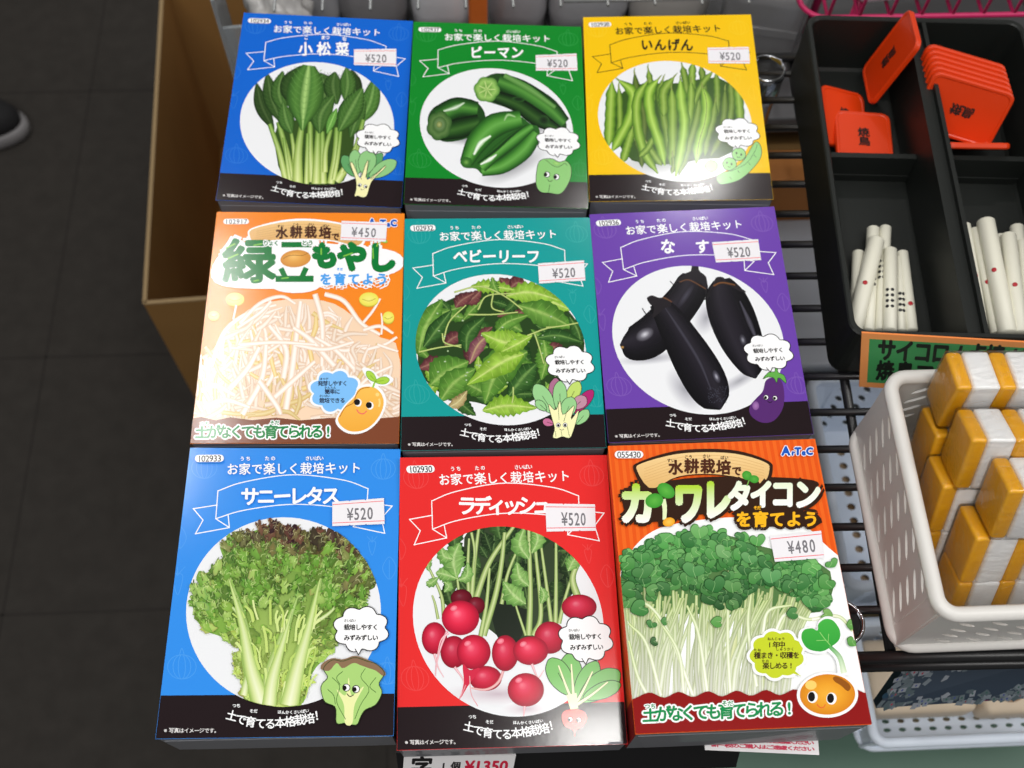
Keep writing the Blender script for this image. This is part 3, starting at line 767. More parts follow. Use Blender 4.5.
def art_lettuce(cv, root):
    cv.H = frame('lettuce', 170, 510, 3.339); cv.clip = DISC
    out = [(300, 655), (250, 600), (225, 520), (232, 450), (170, 420), (120, 400), (80, 345), (85, 270), (120, 210), (180, 175), (170, 110), (240, 85), (290, 65), (350, 45), (420, 65), (500, 80), (570, 90), (640, 120), (680, 190), (668, 260), (620, 340), (560, 400), (540, 470), (480, 540), (440, 650)]
    cv.poly(out, (126, 168, 70), 90)
    rng = random.Random(12)
    from mathutils.geometry import intersect_point_tri_2d
    O = smooth(out, 90, True)

    def inside(x, y):
        c = False; j = len(O) - 1
        for i in range(len(O)):
            if (O[i][1] > y) != (O[j][1] > y) and x < (O[j][0] - O[i][0]) * (y - O[i][1]) / (O[j][1] - O[i][1]) + O[i][0]: c = not c
            j = i
        return c
    pts = []
    while len(pts) < 1000:
        x, y = rng.uniform(75, 690), rng.uniform(45, 655)
        if inside(x, y): pts.append((x, y))
    pts.sort(key=lambda p: rng.random() * 120 + p[1] * .25 - abs(p[0] - 370) * .3)
    cv.strip([(345, 655), (360, 450), (390, 200)], [190, 260, 470], [(150, 184, 84), (190, 214, 112), (206, 224, 134), (190, 214, 112), (150, 184, 84)], [(96, 132, 56), (110, 148, 64), (120, 156, 70), (108, 146, 62), (92, 128, 54)], n=16)
    def ruffle(i, x, y, sc=1.):
        # colour of the printed leaf: pale at the root, green in the middle, wine red along the ruffled top
        ex = abs(x - 370) / (300 if y < 420 else 130)
        if y > 330 and ex < .75 and rng.random() < .8: return
        if y > 180 and ex < .45 and rng.random() < .55: return
        top = max(0, 1 - (y - 45) / 165 - abs(x - 420) / 420 * .6); base = min(1, max(0, (y - 300) / 260))
        g = mixc((118, 164, 66), (196, 222, 108), base + rng.uniform(-.2, .2))
        if rng.random() < .22: g = tuple(v * .76 for v in g)
        elif rng.random() < .3: g = mixc(g, (196, 216, 130), .45)
        pr = top * 1.35 + rng.uniform(-.35, .2)
        if x > 560 and 130 < y < 300: pr += .4
        if pr > .3: g = mixc(g, rng.choice(((70, 40, 44), (92, 58, 50), (54, 30, 36), (110, 70, 58))), min(1, pr))
        r = rng.uniform(9, 22) * sc; a = math.atan2(y - 660, x - 365) + rng.uniform(-.8, .8)
        cv.blob((x, y), r * 1.35, r * .75, [mixc(g, (236, 240, 190), .14), g, tuple(v * .97 for v in g), tuple(v * rng.uniform(.78, 1.0) for v in g)], a, (rng.uniform(-6, 6), rng.uniform(-5, 5)), 17, wob=.42, seed=i)
        cv.hold = True
        for q in range(3):
            b = a + rng.uniform(-.9, .9); l2 = r * rng.uniform(.6, 1.3); o = np.array((x, y)) + (rng.uniform(-r, r) * .6, rng.uniform(-r, r) * .6)
            cv.line([o, o + l2 * .5 * np.array((math.cos(b), math.sin(b))) + (rng.uniform(-3, 3), rng.uniform(-3, 3)), o + l2 * np.array((math.cos(b + .5), math.sin(b + .5)))], rng.uniform(1.6, 3.2), mixc(g, (228, 238, 176), .45) if q else tuple(v * .62 for v in g), 5)
        cv.hold = False; cv.z += cv.dz
    WR = [(150, 184, 86), (214, 226, 160), (238, 242, 208), (222, 232, 172), (164, 196, 98)]; WT = [(110, 150, 66), (150, 186, 96), (176, 204, 124), (152, 188, 98), (112, 152, 68)]
    for i, (x, y) in enumerate(pts): ruffle(i, x, y)
    for p, w in (([(310, 650), (270, 520), (245, 370), (190, 190)], [70, 50, 32, 6]), ([(330, 650), (345, 540), (390, 400), (430, 290)], [56, 50, 26, 5]), ([(400, 650), (430, 520), (470, 380), (520, 170)], [70, 52, 32, 5]), ([(255, 420), (225, 340), (160, 290)], [20, 12, 3]), ([(465, 390), (540, 340), (590, 270)], [16, 11, 3]), ([(250, 620), (262, 560), (280, 520)], [26, 22, 10])):
        cv.strip(p, w, WR, WT, n=18)
    rest = [p for p in pts if p[1] < 330 or abs(p[0] - 370) > 230]
    for i, (x, y) in enumerate(rest[::3]): ruffle(i + 2000, x + rng.uniform(-12, 12), min(y, 400) + rng.uniform(-6, 12), .92)
    for i in range(60):
        x0_ = rng.uniform(-105, 105); y0_ = rng.uniform(360, 640); L = rng.uniform(30, 90); x_ = 365 + x0_ * (1.25 - (y0_ - 360) / 900)
        cv.line([(x_, y0_), (x_ + x0_ * .12 + rng.uniform(-6, 6), y0_ - L * .6), (x_ + x0_ * .3 + rng.uniform(-14, 14), y0_ - L)], rng.uniform(4, 10), rng.choice(((206, 226, 140), (196, 218, 122), (184, 210, 108), (216, 230, 156))), 6)
    for p, w in (([(312, 655), (274, 530), (244, 380), (200, 230)], [64, 44, 24, 3]), ([(335, 655), (348, 560), (385, 430), (410, 340)], [48, 40, 16, 2]), ([(402, 655), (430, 530), (468, 390), (505, 230)], [62, 46, 24, 3])):
        cv.strip(p, w, WR, [(150, 184, 92), (186, 210, 124), (200, 220, 146), (186, 210, 124), (150, 184, 92)], n=18)
    cv.clip = None; cv.flush('vegetable_picture', root)
    P = [(560, 712), (556, 660), (520, 640), (508, 590), (530, 560), (516, 530), (545, 502), (580, 506), (620, 494), (660, 506), (690, 515), (718, 545), (700, 580), (710, 610), (690, 650), (655, 668), (640, 690), (626, 718), (590, 712)]
    cv.poly(P, (168, 208, 120), 70)
    Q = [(508, 532), (512, 514), (545, 496), (580, 500), (620, 488), (660, 500), (700, 520), (722, 545), (714, 556), (690, 538), (668, 530), (640, 520), (615, 512), (580, 530), (560, 512), (535, 538)]
    cv.poly(Q, (138, 110, 84), 50); cv.line(P, 2.6, (50, 70, 36), 70, True)
    cv.poly([(588, 712), (584, 650), (560, 600), (590, 620), (600, 560), (610, 620), (650, 590), (620, 650), (612, 714)], (232, 236, 170), 40)
    for q in ([(545, 560), (570, 590), (560, 640), (590, 700)], [(580, 540), (560, 560), (572, 585)], [(655, 530), (640, 560), (668, 600), (640, 650), (620, 700)], [(690, 560), (670, 590), (690, 610)], [(530, 600), (550, 620), (556, 650)]): cv.line(q, 2.2, (70, 110, 50), 14)
    eyes(cv, [((592, 594), (586, 595)), ((624, 599), (619, 600))], 12); cv.line([(594, 614), (604, 624), (616, 618)], 2.8, BLACK, 8)
    cv.flush('cartoon_vegetable', root)


def art_radish(cv, root):
    cv.H = frame('radish', 400, 515, 3.339); cv.clip = DISC
    rng = random.Random(5)
    cv.poly([(215, 120), (260, 40), (520, 40), (560, 120), (560, 300), (480, 400), (390, 440), (320, 400), (260, 330)], (52, 66, 44), 24); cv.poly([(300, 250), (360, 220), (420, 300), (400, 420), (330, 420)], (30, 38, 28), 18)
    for i in range(70):
        x = rng.uniform(170, 580); y = rng.uniform(40, 330)
        if abs(x - 370) > 110 + y * .5 and y < 60: continue
        a = rng.uniform(-2.4, -.7); L = rng.uniform(40, 90); g = rng.choice(((46, 72, 38), (60, 92, 46), (36, 58, 32), (84, 116, 62)))
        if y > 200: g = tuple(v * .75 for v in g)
        jagged(cv, [(x, y), (x + L * .5 * math.cos(a), y + L * .5 * math.sin(a)), (x + L * math.cos(a), y + L * math.sin(a))], L * .7, tuple(v * .75 for v in g), g, mixc(g, (160, 190, 120), .4), teeth=5, depth=.22, seed=i)
    SC = [(92, 116, 60), (160, 184, 110), (204, 216, 160), (166, 190, 116), (96, 122, 64)]
    LG = ((84, 130, 60), (128, 172, 92), (180, 208, 140))
    for p, w in (([(240, 290), (250, 160), (265, 40)], 18), ([(252, 290), (300, 160), (380, 40)], 22), ([(232, 290), (228, 180), (232, 80)], 14), ([(280, 405), (320, 270), (340, 160), (350, 60)], 22), ([(270, 410), (290, 300), (300, 180)], 16), ([(430, 405), (435, 270), (430, 50)], 22), ([(445, 405), (470, 330), (452, 120)], 20), ([(420, 405), (395, 330), (380, 280)], 10),
                 ([(505, 370), (490, 250), (470, 100)], 15), ([(518, 365), (520, 240), (520, 80)], 16), ([(530, 365), (550, 280), (590, 150)], 14), ([(150, 350), (140, 270), (100, 180)], 14), ([(130, 350), (120, 300), (110, 270)], 10), ([(200, 270), (192, 200), (190, 140)], 10), ([(340, 300), (360, 200), (400, 100)], 14), ([(590, 275), (575, 210), (605, 140)], 26), ([(240, 60), (250, 120), (245, 200)], 10)):
        cv.strip(p, [w, w * .8, w * .55], SC, n=16)
    for pts, w in (([(195, 215), (150, 200), (122, 195)], 50), ([(190, 210), (180, 150), (200, 95)], 80), ([(180, 150), (150, 140), (140, 110)], 50), ([(195, 220), (225, 205), (228, 160)], 40), ([(420, 300), (380, 270), (345, 225)], 70), ([(430, 240), (400, 210), (390, 160)], 60), ([(430, 150), (400, 100), (415, 45)], 60), ([(440, 130), (460, 80), (440, 40)], 50), ([(100, 190), (95, 160), (110, 150)], 30), ([(130, 210), (105, 230), (90, 225)], 30), ([(150, 260), (165, 240), (150, 225)], 30), ([(560, 190), (575, 160), (590, 140)], 50), ([(470, 300), (480, 270), (468, 240)], 30)):
        jagged(cv, pts, w, *LG, teeth=6, depth=.24, seed=int(w))
    RD = [(242, 122, 142), (228, 66, 96), (214, 42, 72), (192, 28, 58), (150, 20, 46)]

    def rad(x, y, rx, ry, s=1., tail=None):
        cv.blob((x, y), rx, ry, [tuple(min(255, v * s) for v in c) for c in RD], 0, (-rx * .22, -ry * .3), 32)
        if tail: cv.strip(tail, [9, 4, 2], [(226, 150, 160), (246, 214, 218), (210, 130, 146)], n=10)
    for c, rx, ry in (((330, 600), 200, 40), ((420, 650), 80, 26)): cv.blob(c, rx, ry, [(196, 180, 190), (220, 214, 220), (232, 234, 238)])
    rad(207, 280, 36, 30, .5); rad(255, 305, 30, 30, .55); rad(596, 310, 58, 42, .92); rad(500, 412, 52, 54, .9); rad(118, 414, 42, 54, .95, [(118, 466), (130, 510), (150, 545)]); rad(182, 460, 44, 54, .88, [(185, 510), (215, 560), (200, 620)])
    cv.strip([(160, 390), (140, 440), (125, 500), (122, 540)], [9, 6, 3], [(220, 130, 146), (244, 206, 212), (204, 120, 136)], n=12)
    rad(287, 548, 54, 42, .95, None); cv.strip([(240, 580), (290, 585), (330, 560), (350, 510)], [5, 9, 10, 8], [(210, 120, 130), (240, 200, 196), (206, 120, 130)], n=14)
    rad(352, 464, 44, 60, .95); rad(204, 346, 62, 58, 1.04, [(165, 396), (140, 420), (128, 470)])
    rad(248, 460, 56, 58, 1.0); cv.poly([(212, 500), (235, 520), (270, 515), (228, 575), (206, 612), (216, 560)], (206, 40, 70), 18); cv.line([(222, 570), (205, 610), (190, 630)], 4, (220, 140, 150), 8); cv.line([(235, 540), (240, 600), (262, 640)], 3, (224, 160, 168), 8)
    rad(436, 456, 58, 48, 1.0, [(440, 500), (460, 545), (480, 520)]); rad(420, 586, 60, 56, .98, [(416, 640), (414, 664), (412, 680)])
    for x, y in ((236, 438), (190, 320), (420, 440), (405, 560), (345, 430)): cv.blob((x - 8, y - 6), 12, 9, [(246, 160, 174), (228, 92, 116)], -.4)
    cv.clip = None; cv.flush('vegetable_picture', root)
    g = (124, 190, 104)
    toon_leaf(cv, (580, 620), (560, 466), 78, g); toon_leaf(cv, (566, 600), (500, 482), 76, g); toon_leaf(cv, (585, 620), (655, 492), 66, g); toon_leaf(cv, (600, 620), (728, 524), 84, g); toon_leaf(cv, (612, 612), (732, 566), 54, g, vein=False)
    for b in ((528, 505), (570, 500), (640, 525), (690, 560)): cv.strip([(580, 640), ((580 + b[0]) / 2, (640 + b[1]) / 2 + 4), b], [14, 10, 6], [(60, 90, 40), (236, 240, 190), (244, 246, 204), (236, 240, 190), (60, 90, 40)], n=10)
    cv.strip([(570, 600), (580, 650)], [34, 26], [(236, 240, 190)], n=4)
    P = [(538, 676), (548, 656), (580, 650), (612, 658), (622, 682), (608, 708), (590, 718), (580, 728), (572, 718), (548, 706)]
    cv.poly(P, (226, 82, 72), 40); cv.line([(580, 720), (581, 740)], 4, (226, 82, 72)); eyes(cv, [((566, 684), (563, 685)), ((594, 686), (591, 687))], 8); cv.line([(572, 697), (580, 700), (588, 697)], 2, BLACK, 6)
    cv.flush('cartoon_vegetable', root)


TITLES = {'komatsuna': ('小松菜', (210, 0, 3.57), 340, 470, 174, 50, WHITE), 'pepper': ('ピーマン', (400, 0, 3.57), 270, 416, 187, 46, WHITE), 'beans': ('いんげん', (575, 0, 3.57), 254, 398, 162, 46, (48, 38, 20)),
          'leaf': ('ベビーリーフ', (395, 205, 3.073), 200, 422, 158, 44, WHITE), 'eggplant': ('なす', (585, 200, 3.074), 254, 360, 143, 46, WHITE), 'lettuce': ('サニーレタス', (150, 440, 2.34), 236, 424, 133, 44, WHITE), 'radish': ('ラディッシュ', (390, 440, 2.34), 180, 355, 154, 46, WHITE)}
SOIL = [
    ('komatsuna', '102934', (16, 98, 204), WHITE, 'blue growing kit box with a printed bunch of long green leafy stalks', art_komatsuna, [(353.4, 49.5), (395.4, 49), (395.4, 66.7), (353.4, 65)]),
    ('pepper', '102937', (14, 132, 40), WHITE, 'green growing kit box with three printed green bell peppers', art_pepper, [(535, 55.2), (575.9, 53.5), (577, 70.6), (535.5, 70.6)]),
    ('beans', '102938', (242, 194, 12), (48, 38, 20), 'yellow growing kit box with printed green string beans', art_beans, [(707.5, 48.2), (749.2, 47), (750.3, 63.9), (708.3, 63.9)]),
    ('leaf', '102932', (20, 152, 150), WHITE, 'teal growing kit box with printed mixed salad leaves', art_leaf, [(537.2, 263.6), (583.1, 260.3), (584.7, 280.5), (538.5, 283.7)]),
    ('eggplant', '102936', (106, 66, 168), WHITE, 'purple growing kit box with three printed dark eggplants', art_eggplant, [(711.9, 242.3), (758, 239), (761, 259.9), (715.8, 262.5)]),
    ('lettuce', '102933', (50, 140, 232), WHITE, 'light blue growing kit box with a printed red-tipped lettuce head', art_lettuce, [(332.9, 503.2), (383.8, 499.8), (384.6, 525.5), (332.9, 527.2)]),
    ('radish', '102930', (226, 46, 46), WHITE, 'red growing kit box with printed round pink-red radishes', art_radish, [(545.1, 504.1), (594.3, 505), (595.1, 531.5), (546.4, 532.3)]),
]
for kit, code, bg, ink, label, art, quad in SOIL:
    root, cv = carton(kit, label, bg, (118, 120, 126), DARK)
    kit_front(cv, root, code, bg, ink)
    art(cv, root)
    kit_words(cv, root, code, ink)
    s, fr, x0, x1, y, h, tc = TITLES[kit]

    def furi(c, kit=kit):
        if kit == 'komatsuna':
            c.text('こ', 343, 343, 134, 16, WHITE, bold=.6); c.text('まつ', 403, 418, 134, 16, WHITE, bold=.6); c.text('な', 478, 478, 139, 16, WHITE, bold=.6)
    title(cv, root, frame(kit, *fr), s, x0, x1, y, h, tc, extra=furi)
    kit_bubble(cv, root)
    sticker(cv, root, kit, quad, '520')


def artec(cv, x, y, s, R=True):
    """the blue maker's mark in the corner: a big A, small r, T, e, C"""
    for i, (ch, dx, dy, k) in enumerate((('A', 0, 0, 1.15), ('r', .72, .18, .62), ('T', 1.15, .04, .95), ('e', 1.72, .16, .68), ('C', 2.28, .04, .9))):
        cv.text(ch, x + dx * s, x + dx * s, y + dy * s, s * k, WHITE, bold=s * .15)
    for i, (ch, dx, dy, k) in enumerate((('A', 0, 0, 1.15), ('r', .72, .18, .62), ('T', 1.15, .04, .95), ('e', 1.72, .16, .68), ('C', 2.28, .04, .9))):
        cv.text(ch, x + dx * s, x + dx * s, y + dy * s, s * k, (28, 88, 190), bold=s * .07)


def wood(cv, pts, c0, c1):
    cv.poly(pts, c0, 40, grad=c1)


# ---- orange bean sprout kit
root, cv = carton('sprouts', 'orange growing kit box with printed white bean sprouts', (226, 128, 44), (96, 62, 48), (124, 68, 44))
lid_fill(cv, (240, 134, 34)); cv.clip = LID
M = frame('sprouts', 180, 265, 4.152); MT = frame('sprouts', 200, 205, 4.876); MB = frame('sprouts', 310, 360, 8.53)
cv.H = M; cv.poly([(30, 635), (90, 626), (150, 640), (210, 628), (300, 640), (400, 630), (500, 642), (620, 632), (760, 640), (940, 626), (940, 760), (30, 760)], (124, 68, 44))
cv.flush('front_panel', root)
cv.H = M
rng = random.Random(31)
cv.poly([(60, 620), (75, 480), (150, 330), (260, 200), (380, 150), (520, 140), (640, 160), (740, 230), (830, 300), (905, 350), (905, 645), (700, 655), (560, 652), (300, 656), (180, 650), (60, 645)], (240, 210, 180), 40)
SP = [(226, 190, 160), (244, 224, 208), (253, 246, 240), (248, 236, 226), (230, 196, 170)]
def dome(x): return 628 - 480 * max(0, 1 - ((x - 480) / 470) ** 2) ** .5
for i in range(420):
    x = rng.uniform(70, 900); y = rng.uniform(dome(x) + 30, 640)
    a = rng.choice((rng.uniform(-.5, .5), rng.uniform(-2.2, -.9), rng.uniform(-1.9, -1.2))) + (x - 480) * .001; L = rng.uniform(70, 190)
    e = np.array((x + L * math.cos(a), y + L * math.sin(a)))
    if e[1] < dome(min(max(e[0], 20), 940)): continue
    m_ = np.array((x, y)) * .5 + e * .5 + np.array((-math.sin(a), math.cos(a))) * rng.uniform(-26, 26); s = rng.uniform(.94, 1.0) * (.97 if y > 520 else 1)
    t = rng.random()
    cs = [(c[0] * s, c[1] * s ** 1.5, c[2] * s ** 2.2) for c in SP] if t > .22 else [tuple(v * s for v in c) for c in ((224, 186, 120), (238, 210, 140), (246, 226, 170), (238, 208, 140), (222, 182, 112))]
    cv.strip([(x, y), m_, e], [rng.uniform(14, 23), rng.uniform(16, 25), rng.uniform(6, 13)], cs, n=10)
for pts, w in (([(130, 420), (190, 270), (300, 190), (400, 165)], 18), ([(250, 240), (330, 160), (420, 130), (480, 160)], 17), ([(560, 120), (590, 240), (590, 420)], 24), ([(440, 600), (470, 400), (500, 150)], 28), ([(260, 620), (340, 470), (360, 300)], 26), ([(200, 520), (280, 430), (330, 340)], 26), ([(640, 420), (540, 310), (470, 260)], 26), ([(600, 120), (680, 150), (750, 240), (830, 290)], 20), ([(720, 430), (640, 350), (560, 300)], 22), ([(430, 470), (440, 350), (370, 250)], 26), ([(380, 560), (470, 480), (560, 400)], 24),
               ([(780, 350), (850, 330), (900, 300)], 16), ([(760, 270), (830, 255), (885, 285)], 16), ([(820, 330), (860, 345), (905, 360)], 14), ([(760, 240), (800, 190), (830, 140)], 12), ([(835, 290), (838, 240), (834, 200)], 9), ([(90, 520), (150, 500), (230, 540)], 22), ([(100, 590), (190, 560), (290, 590)], 22), ([(330, 480), (400, 580), (420, 620)], 24), ([(600, 600), (640, 560), (720, 600)], 20), ([(480, 330), (600, 350), (720, 320)], 20), ([(250, 330), (400, 320), (560, 330)], 18), ([(700, 560), (780, 470), (880, 420)], 18), ([(380, 150), (330, 200), (240, 260)], 17)):
    cv.strip(pts, [w, w, w * .7], SP, n=16)
for x, y, rx, ry, c in ((783, 142, 40, 28, (232, 222, 84)), (864, 218, 24, 24, (232, 222, 84)), (230, 140, 38, 26, (228, 220, 110)), (142, 208, 22, 18, (228, 220, 110))):
    cv.blob((x, y + 5), rx, ry, [(204, 186, 70)]); cv.blob((x, y), rx, ry, [mixc(c, (255, 255, 230), .3), c]); cv.line([(x - rx * .7, y), (x, y + ry * .3), (x + rx * .7, y - 2)], 2.4, (180, 160, 50), 8)
cv.strip([(235, 165), (228, 200), (222, 225)], [10, 8], SP, n=6)
cv.flush('vegetable_picture', root)
cv.H = M
cv.poly([(30, 640), (90, 630), (150, 644), (210, 632), (300, 644), (400, 634), (500, 646), (620, 636), (760, 644), (940, 630), (940, 760), (30, 760)], (124, 68, 44))
cv.text('土がなくても育てられる!', 92, 616, 692, 60, (22, 132, 66), bold=2.0, halo=8, haloc=WHITE, seed=2); cv.text('つち', 94, 114, 658, 20, (22, 132, 66), bold=.6, halo=3.5, haloc=WHITE); cv.text('そだ', 384, 404, 655, 20, (22, 132, 66), bold=.6, halo=3.5, haloc=WHITE)
cv.flush('slogan_lettering', root)
# title
cv.H = MT; gw = (12, 118, 52)
tr = [('緑', 238, 272, 222, 1.2), ('も', 606, 246, 128, 1.0), ('や', 738, 252, 146, 1.0), ('し', 882, 256, 146, 1.0)]
for ch, x, y, h, sx in tr: cv.text(ch, x, x, y, h, WHITE, bold=26, sx=sx)
cv.text('とう', 500, 540, 185, 30, WHITE, bold=14); cv.text('を育てよう', 612, 884, 362, 62, WHITE, bold=22)
cv.poly([(380, 165), (570, 165), (585, 400), (350, 400)], WHITE, 30); cv.poly([(100, 240), (330, 180), (640, 190), (950, 230), (950, 330), (560, 400), (100, 390)], WHITE, 40)
wb = [(244, 150), (262, 116), (420, 82), (560, 80), (700, 100), (790, 132), (800, 160), (760, 200), (640, 172), (480, 166), (340, 172), (266, 178)]
cv.poly([(p[0] + (p[0] - 520) * .03, p[1] + (p[1] - 135) * .18) for p in wb], WHITE, 60); wood(cv, wb, (236, 196, 134), (214, 164, 100))
for k in range(5): cv.line([(275, 128 + k * 10), (430, 100 + k * 13), (600, 98 + k * 14), (760, 130 + k * 12)], 1.6, (204, 156, 96), 16)
cv.flush('title_plaque', root)
cv.H = MT
for ch, x, y, h, sx in tr: cv.text(ch, x, x, y, h, gw, bold=(8.5 if ch == '緑' else 11.5), sx=sx)
# the second character has a bean in its middle
for a, b, w in (((410, 194), (530, 194), 26), ((400, 320), (412, 345), 26), ((512, 318), (500, 345), 26), ((384, 360), (538, 360), 30)):
    cv.seg(a, b, w, gw); cv.blob(a, w / 2, w / 2, [gw]); cv.blob(b, w / 2, w / 2, [gw])
cv.blob((466, 262), 74, 42, [(238, 190, 110), (222, 160, 76), (206, 138, 58)], -.1, (-12, -12)); cv.line([(405, 262), (440, 246), (500, 246), (528, 232)], 3, (160, 100, 40), 12)
for p in ([(130, 210), (170, 190)], [(140, 260), (185, 240)], [(265, 196), (300, 190)], [(840, 215), (842, 260)], [(590, 215), (590, 240)], [(700, 250), (740, 236)], [(400, 358), (430, 354)], [(265, 370), (285, 366)]): cv.seg(*p, 7, (120, 190, 70))
cv.text('りょく', 322, 372, 186, 26, gw, bold=1, halo=7, haloc=WHITE); cv.text('とう', 508, 538, 185, 26, gw, bold=1, halo=7, haloc=WHITE)
cv.text('を育てよう', 612, 884, 362, 60, (72, 158, 234), bold=2.6, seed=3); cv.text('そだ', 672, 688, 314, 15, (72, 158, 234), bold=.6)
cv.text('水耕栽培', 398, 608, 136, 60, (78, 46, 32), bold=2.6, arc=4); cv.text('で', 658, 658, 156, 40, (78, 46, 32), bold=2)
for s_, x, y in (('すい', 392, 104), ('こう', 466, 97), ('さい', 540, 96), ('ばい', 612, 103)): cv.text(s_, x - 8, x + 8, y, 15, (60, 40, 30), bold=.5)
cv.strip([(858, 205), (866, 190), (880, 186)], [6, 4], [(140, 190, 70)], n=5); cv.blob((896, 178), 16, 9, [(150, 200, 80)], .2)
cv.flush('title_lettering', root)
cv.H = MT; code_tag(cv, '102917', 116, 68, 240, 94); cv.flush('code_label', root); artec(cv, 836, 88, 46); cv.flush('maker_logo', root)
cv.H = MB
cl = cloud(cv, (215, 270), 238, 202, 8, WHITE, None, 0, ph=.5); cloud(cv, (215, 270), 216, 180, 8, (124, 188, 244), None, 0, ph=.5)
for s_, x0, x1, y in (('発芽しやすく', 90, 298, 202), ('簡単に', 148, 235, 272), ('栽培できる', 102, 278, 348)): cv.text(s_, x0, x1, y, 46, (30, 34, 60), bold=1.4)
for s_, x0, x1, y in (('はつが', 95, 145, 163), ('かんたん', 135, 210, 238), ('さいばい', 90, 160, 310)): cv.text(s_, x0, x1, y, 22, (30, 34, 60), bold=.8)
cv.flush('speech_bubble', root)
cv.H = MB
bn = [(255, 470), (310, 390), (380, 320), (410, 258), (470, 232), (550, 240), (606, 290), (630, 370), (600, 470), (530, 560), (440, 610), (340, 612), (270, 570), (240, 520)]
c_ = np.mean(bn, 0); cv.poly([tuple(c_ + (np.array(p) - c_) * 1.11) for p in bn], WHITE, 60)
sd = [(540, 210), (470, 110), (480, 80), (540, 100), (590, 150), (640, 130), (690, 170), (640, 210), (570, 215)]; s_c = np.mean(sd, 0)
cv.poly([tuple(s_c + (np.array(p) - s_c) * 1.2) for p in sd], WHITE, 40); cv.seg((535, 240), (565, 170), 46, WHITE)
cv.poly(bn, (244, 190, 86), 60, grad=(236, 168, 60)); cv.line([(255, 490), (300, 410), (370, 370), (395, 300), (440, 250), (510, 236)], 8, (186, 116, 40), 24)
cv.strip([(536, 240), (550, 200), (562, 180)], [16, 14], [(150, 200, 70)], n=5); toon_leaf(cv, (560, 185), (484, 102), 60, (166, 208, 70), (110, 160, 40), ew=5); toon_leaf(cv, (562, 188), (676, 172), 62, (166, 208, 70), (110, 160, 40), ew=5)
for x, y in ((404, 364), (505, 390)): cv.blob((x + 8, y + 4), 30, 34, [WHITE]); cv.blob((x - 2, y), 26, 27, [BLACK])
cv.line([(398, 425), (420, 456), (455, 464), (484, 440)], 9, (236, 98, 100), 16); cv.blob((575, 300), 16, 16, [(252, 214, 130)]); cv.line([(590, 335), (596, 370), (588, 405)], 16, (252, 214, 130), 8)
cv.flush('cartoon_vegetable', root)
sticker(cv, root, 'sprouts', [(341.1, 221.4), (386.6, 223), (385.2, 242.3), (340.1, 240.3)], '450', (.30, .72))

# ---- orange-red daikon sprout kit
root, cv = carton('daikon', 'orange-red growing kit box with printed leafy daikon sprouts', (222, 92, 34), (112, 112, 118), (146, 26, 26))
lid_fill(cv, (236, 104, 34)); cv.clip = LID
Wd = frame('daikon', 610, 510, 3.4115); WT = frame('daikon', 610, 440, 4.452); WB = frame('daikon', 740, 610, 5.907)
cv.H = None
for k in range(30):
    x = -BW / 2 + (k + .5) * BW / 30; cv.add([(x - .001, -BH / 2), (x + .001, -BH / 2), (x + .001, BH / 2), (x - .001, BH / 2)], [(0, 1, 2, 3)], lin((228, 88, 26)))
cv.H = Wd; cv.poly([(30, 250), (60, 150), (130, 75), (230, 40), (430, 20), (640, 40), (740, 120), (830, 200), (900, 300), (900, 640), (40, 640)], (244, 246, 246), 40)
cv.flush('front_panel', root)
cv.H = Wd; rng = random.Random(77)
WS = [(206, 214, 172), (238, 242, 220), (252, 253, 248), (242, 245, 228), (212, 219, 182)]
cv.poly([(40, 190), (120, 130), (330, 70), (520, 120), (740, 190), (740, 330), (600, 350), (330, 350), (60, 330)], (84, 122, 70), 24)
for i in range(16):
    x = rng.uniform(70, 620); cv.strip([(x, 640), (x + rng.uniform(-20, 20), 480), (x + rng.uniform(-50, 50), 330)], [26, 24, 20], [(196, 204, 140), (220, 226, 176), (190, 200, 140)], n=8)
for i in range(130):
    x = rng.uniform(60, 610); tx = 90 + (x - 60) * 1.12 + rng.uniform(-70, 60); ty = rng.uniform(250, 330); s = rng.uniform(.84, 1.0)
    cv.strip([(x, 645), (x + (tx - x) * .15 + rng.uniform(-12, 12), 520), (x + (tx - x) * .55, 400), (tx, ty)], [14, 14, 12, 9], [tuple(v * s for v in c) for c in WS], [tuple(v * s for v in c) for c in ((140, 170, 90), (190, 210, 140), (214, 226, 168), (194, 212, 144), (146, 176, 96))], n=12)
for p in ([(170, 630), (120, 450), (60, 380)], [(130, 640), (90, 560), (60, 440)], [(280, 630), (200, 420), (130, 320), (50, 300)], [(330, 620), (300, 420), (260, 320)], [(410, 640), (400, 430), (405, 160)], [(500, 600), (470, 400), (480, 280)], [(560, 420), (600, 350), (680, 370), (760, 350)], [(520, 420), (540, 340), (620, 320)], [(690, 370), (780, 360), (830, 410)], [(250, 640), (230, 480), (150, 350)], [(415, 300), (420, 230), (470, 160)]):
    cv.strip(p, [12, 12, 11, 8], WS, [(140, 170, 90), (200, 218, 150), (226, 234, 186), (200, 218, 150), (146, 176, 96)], n=16)


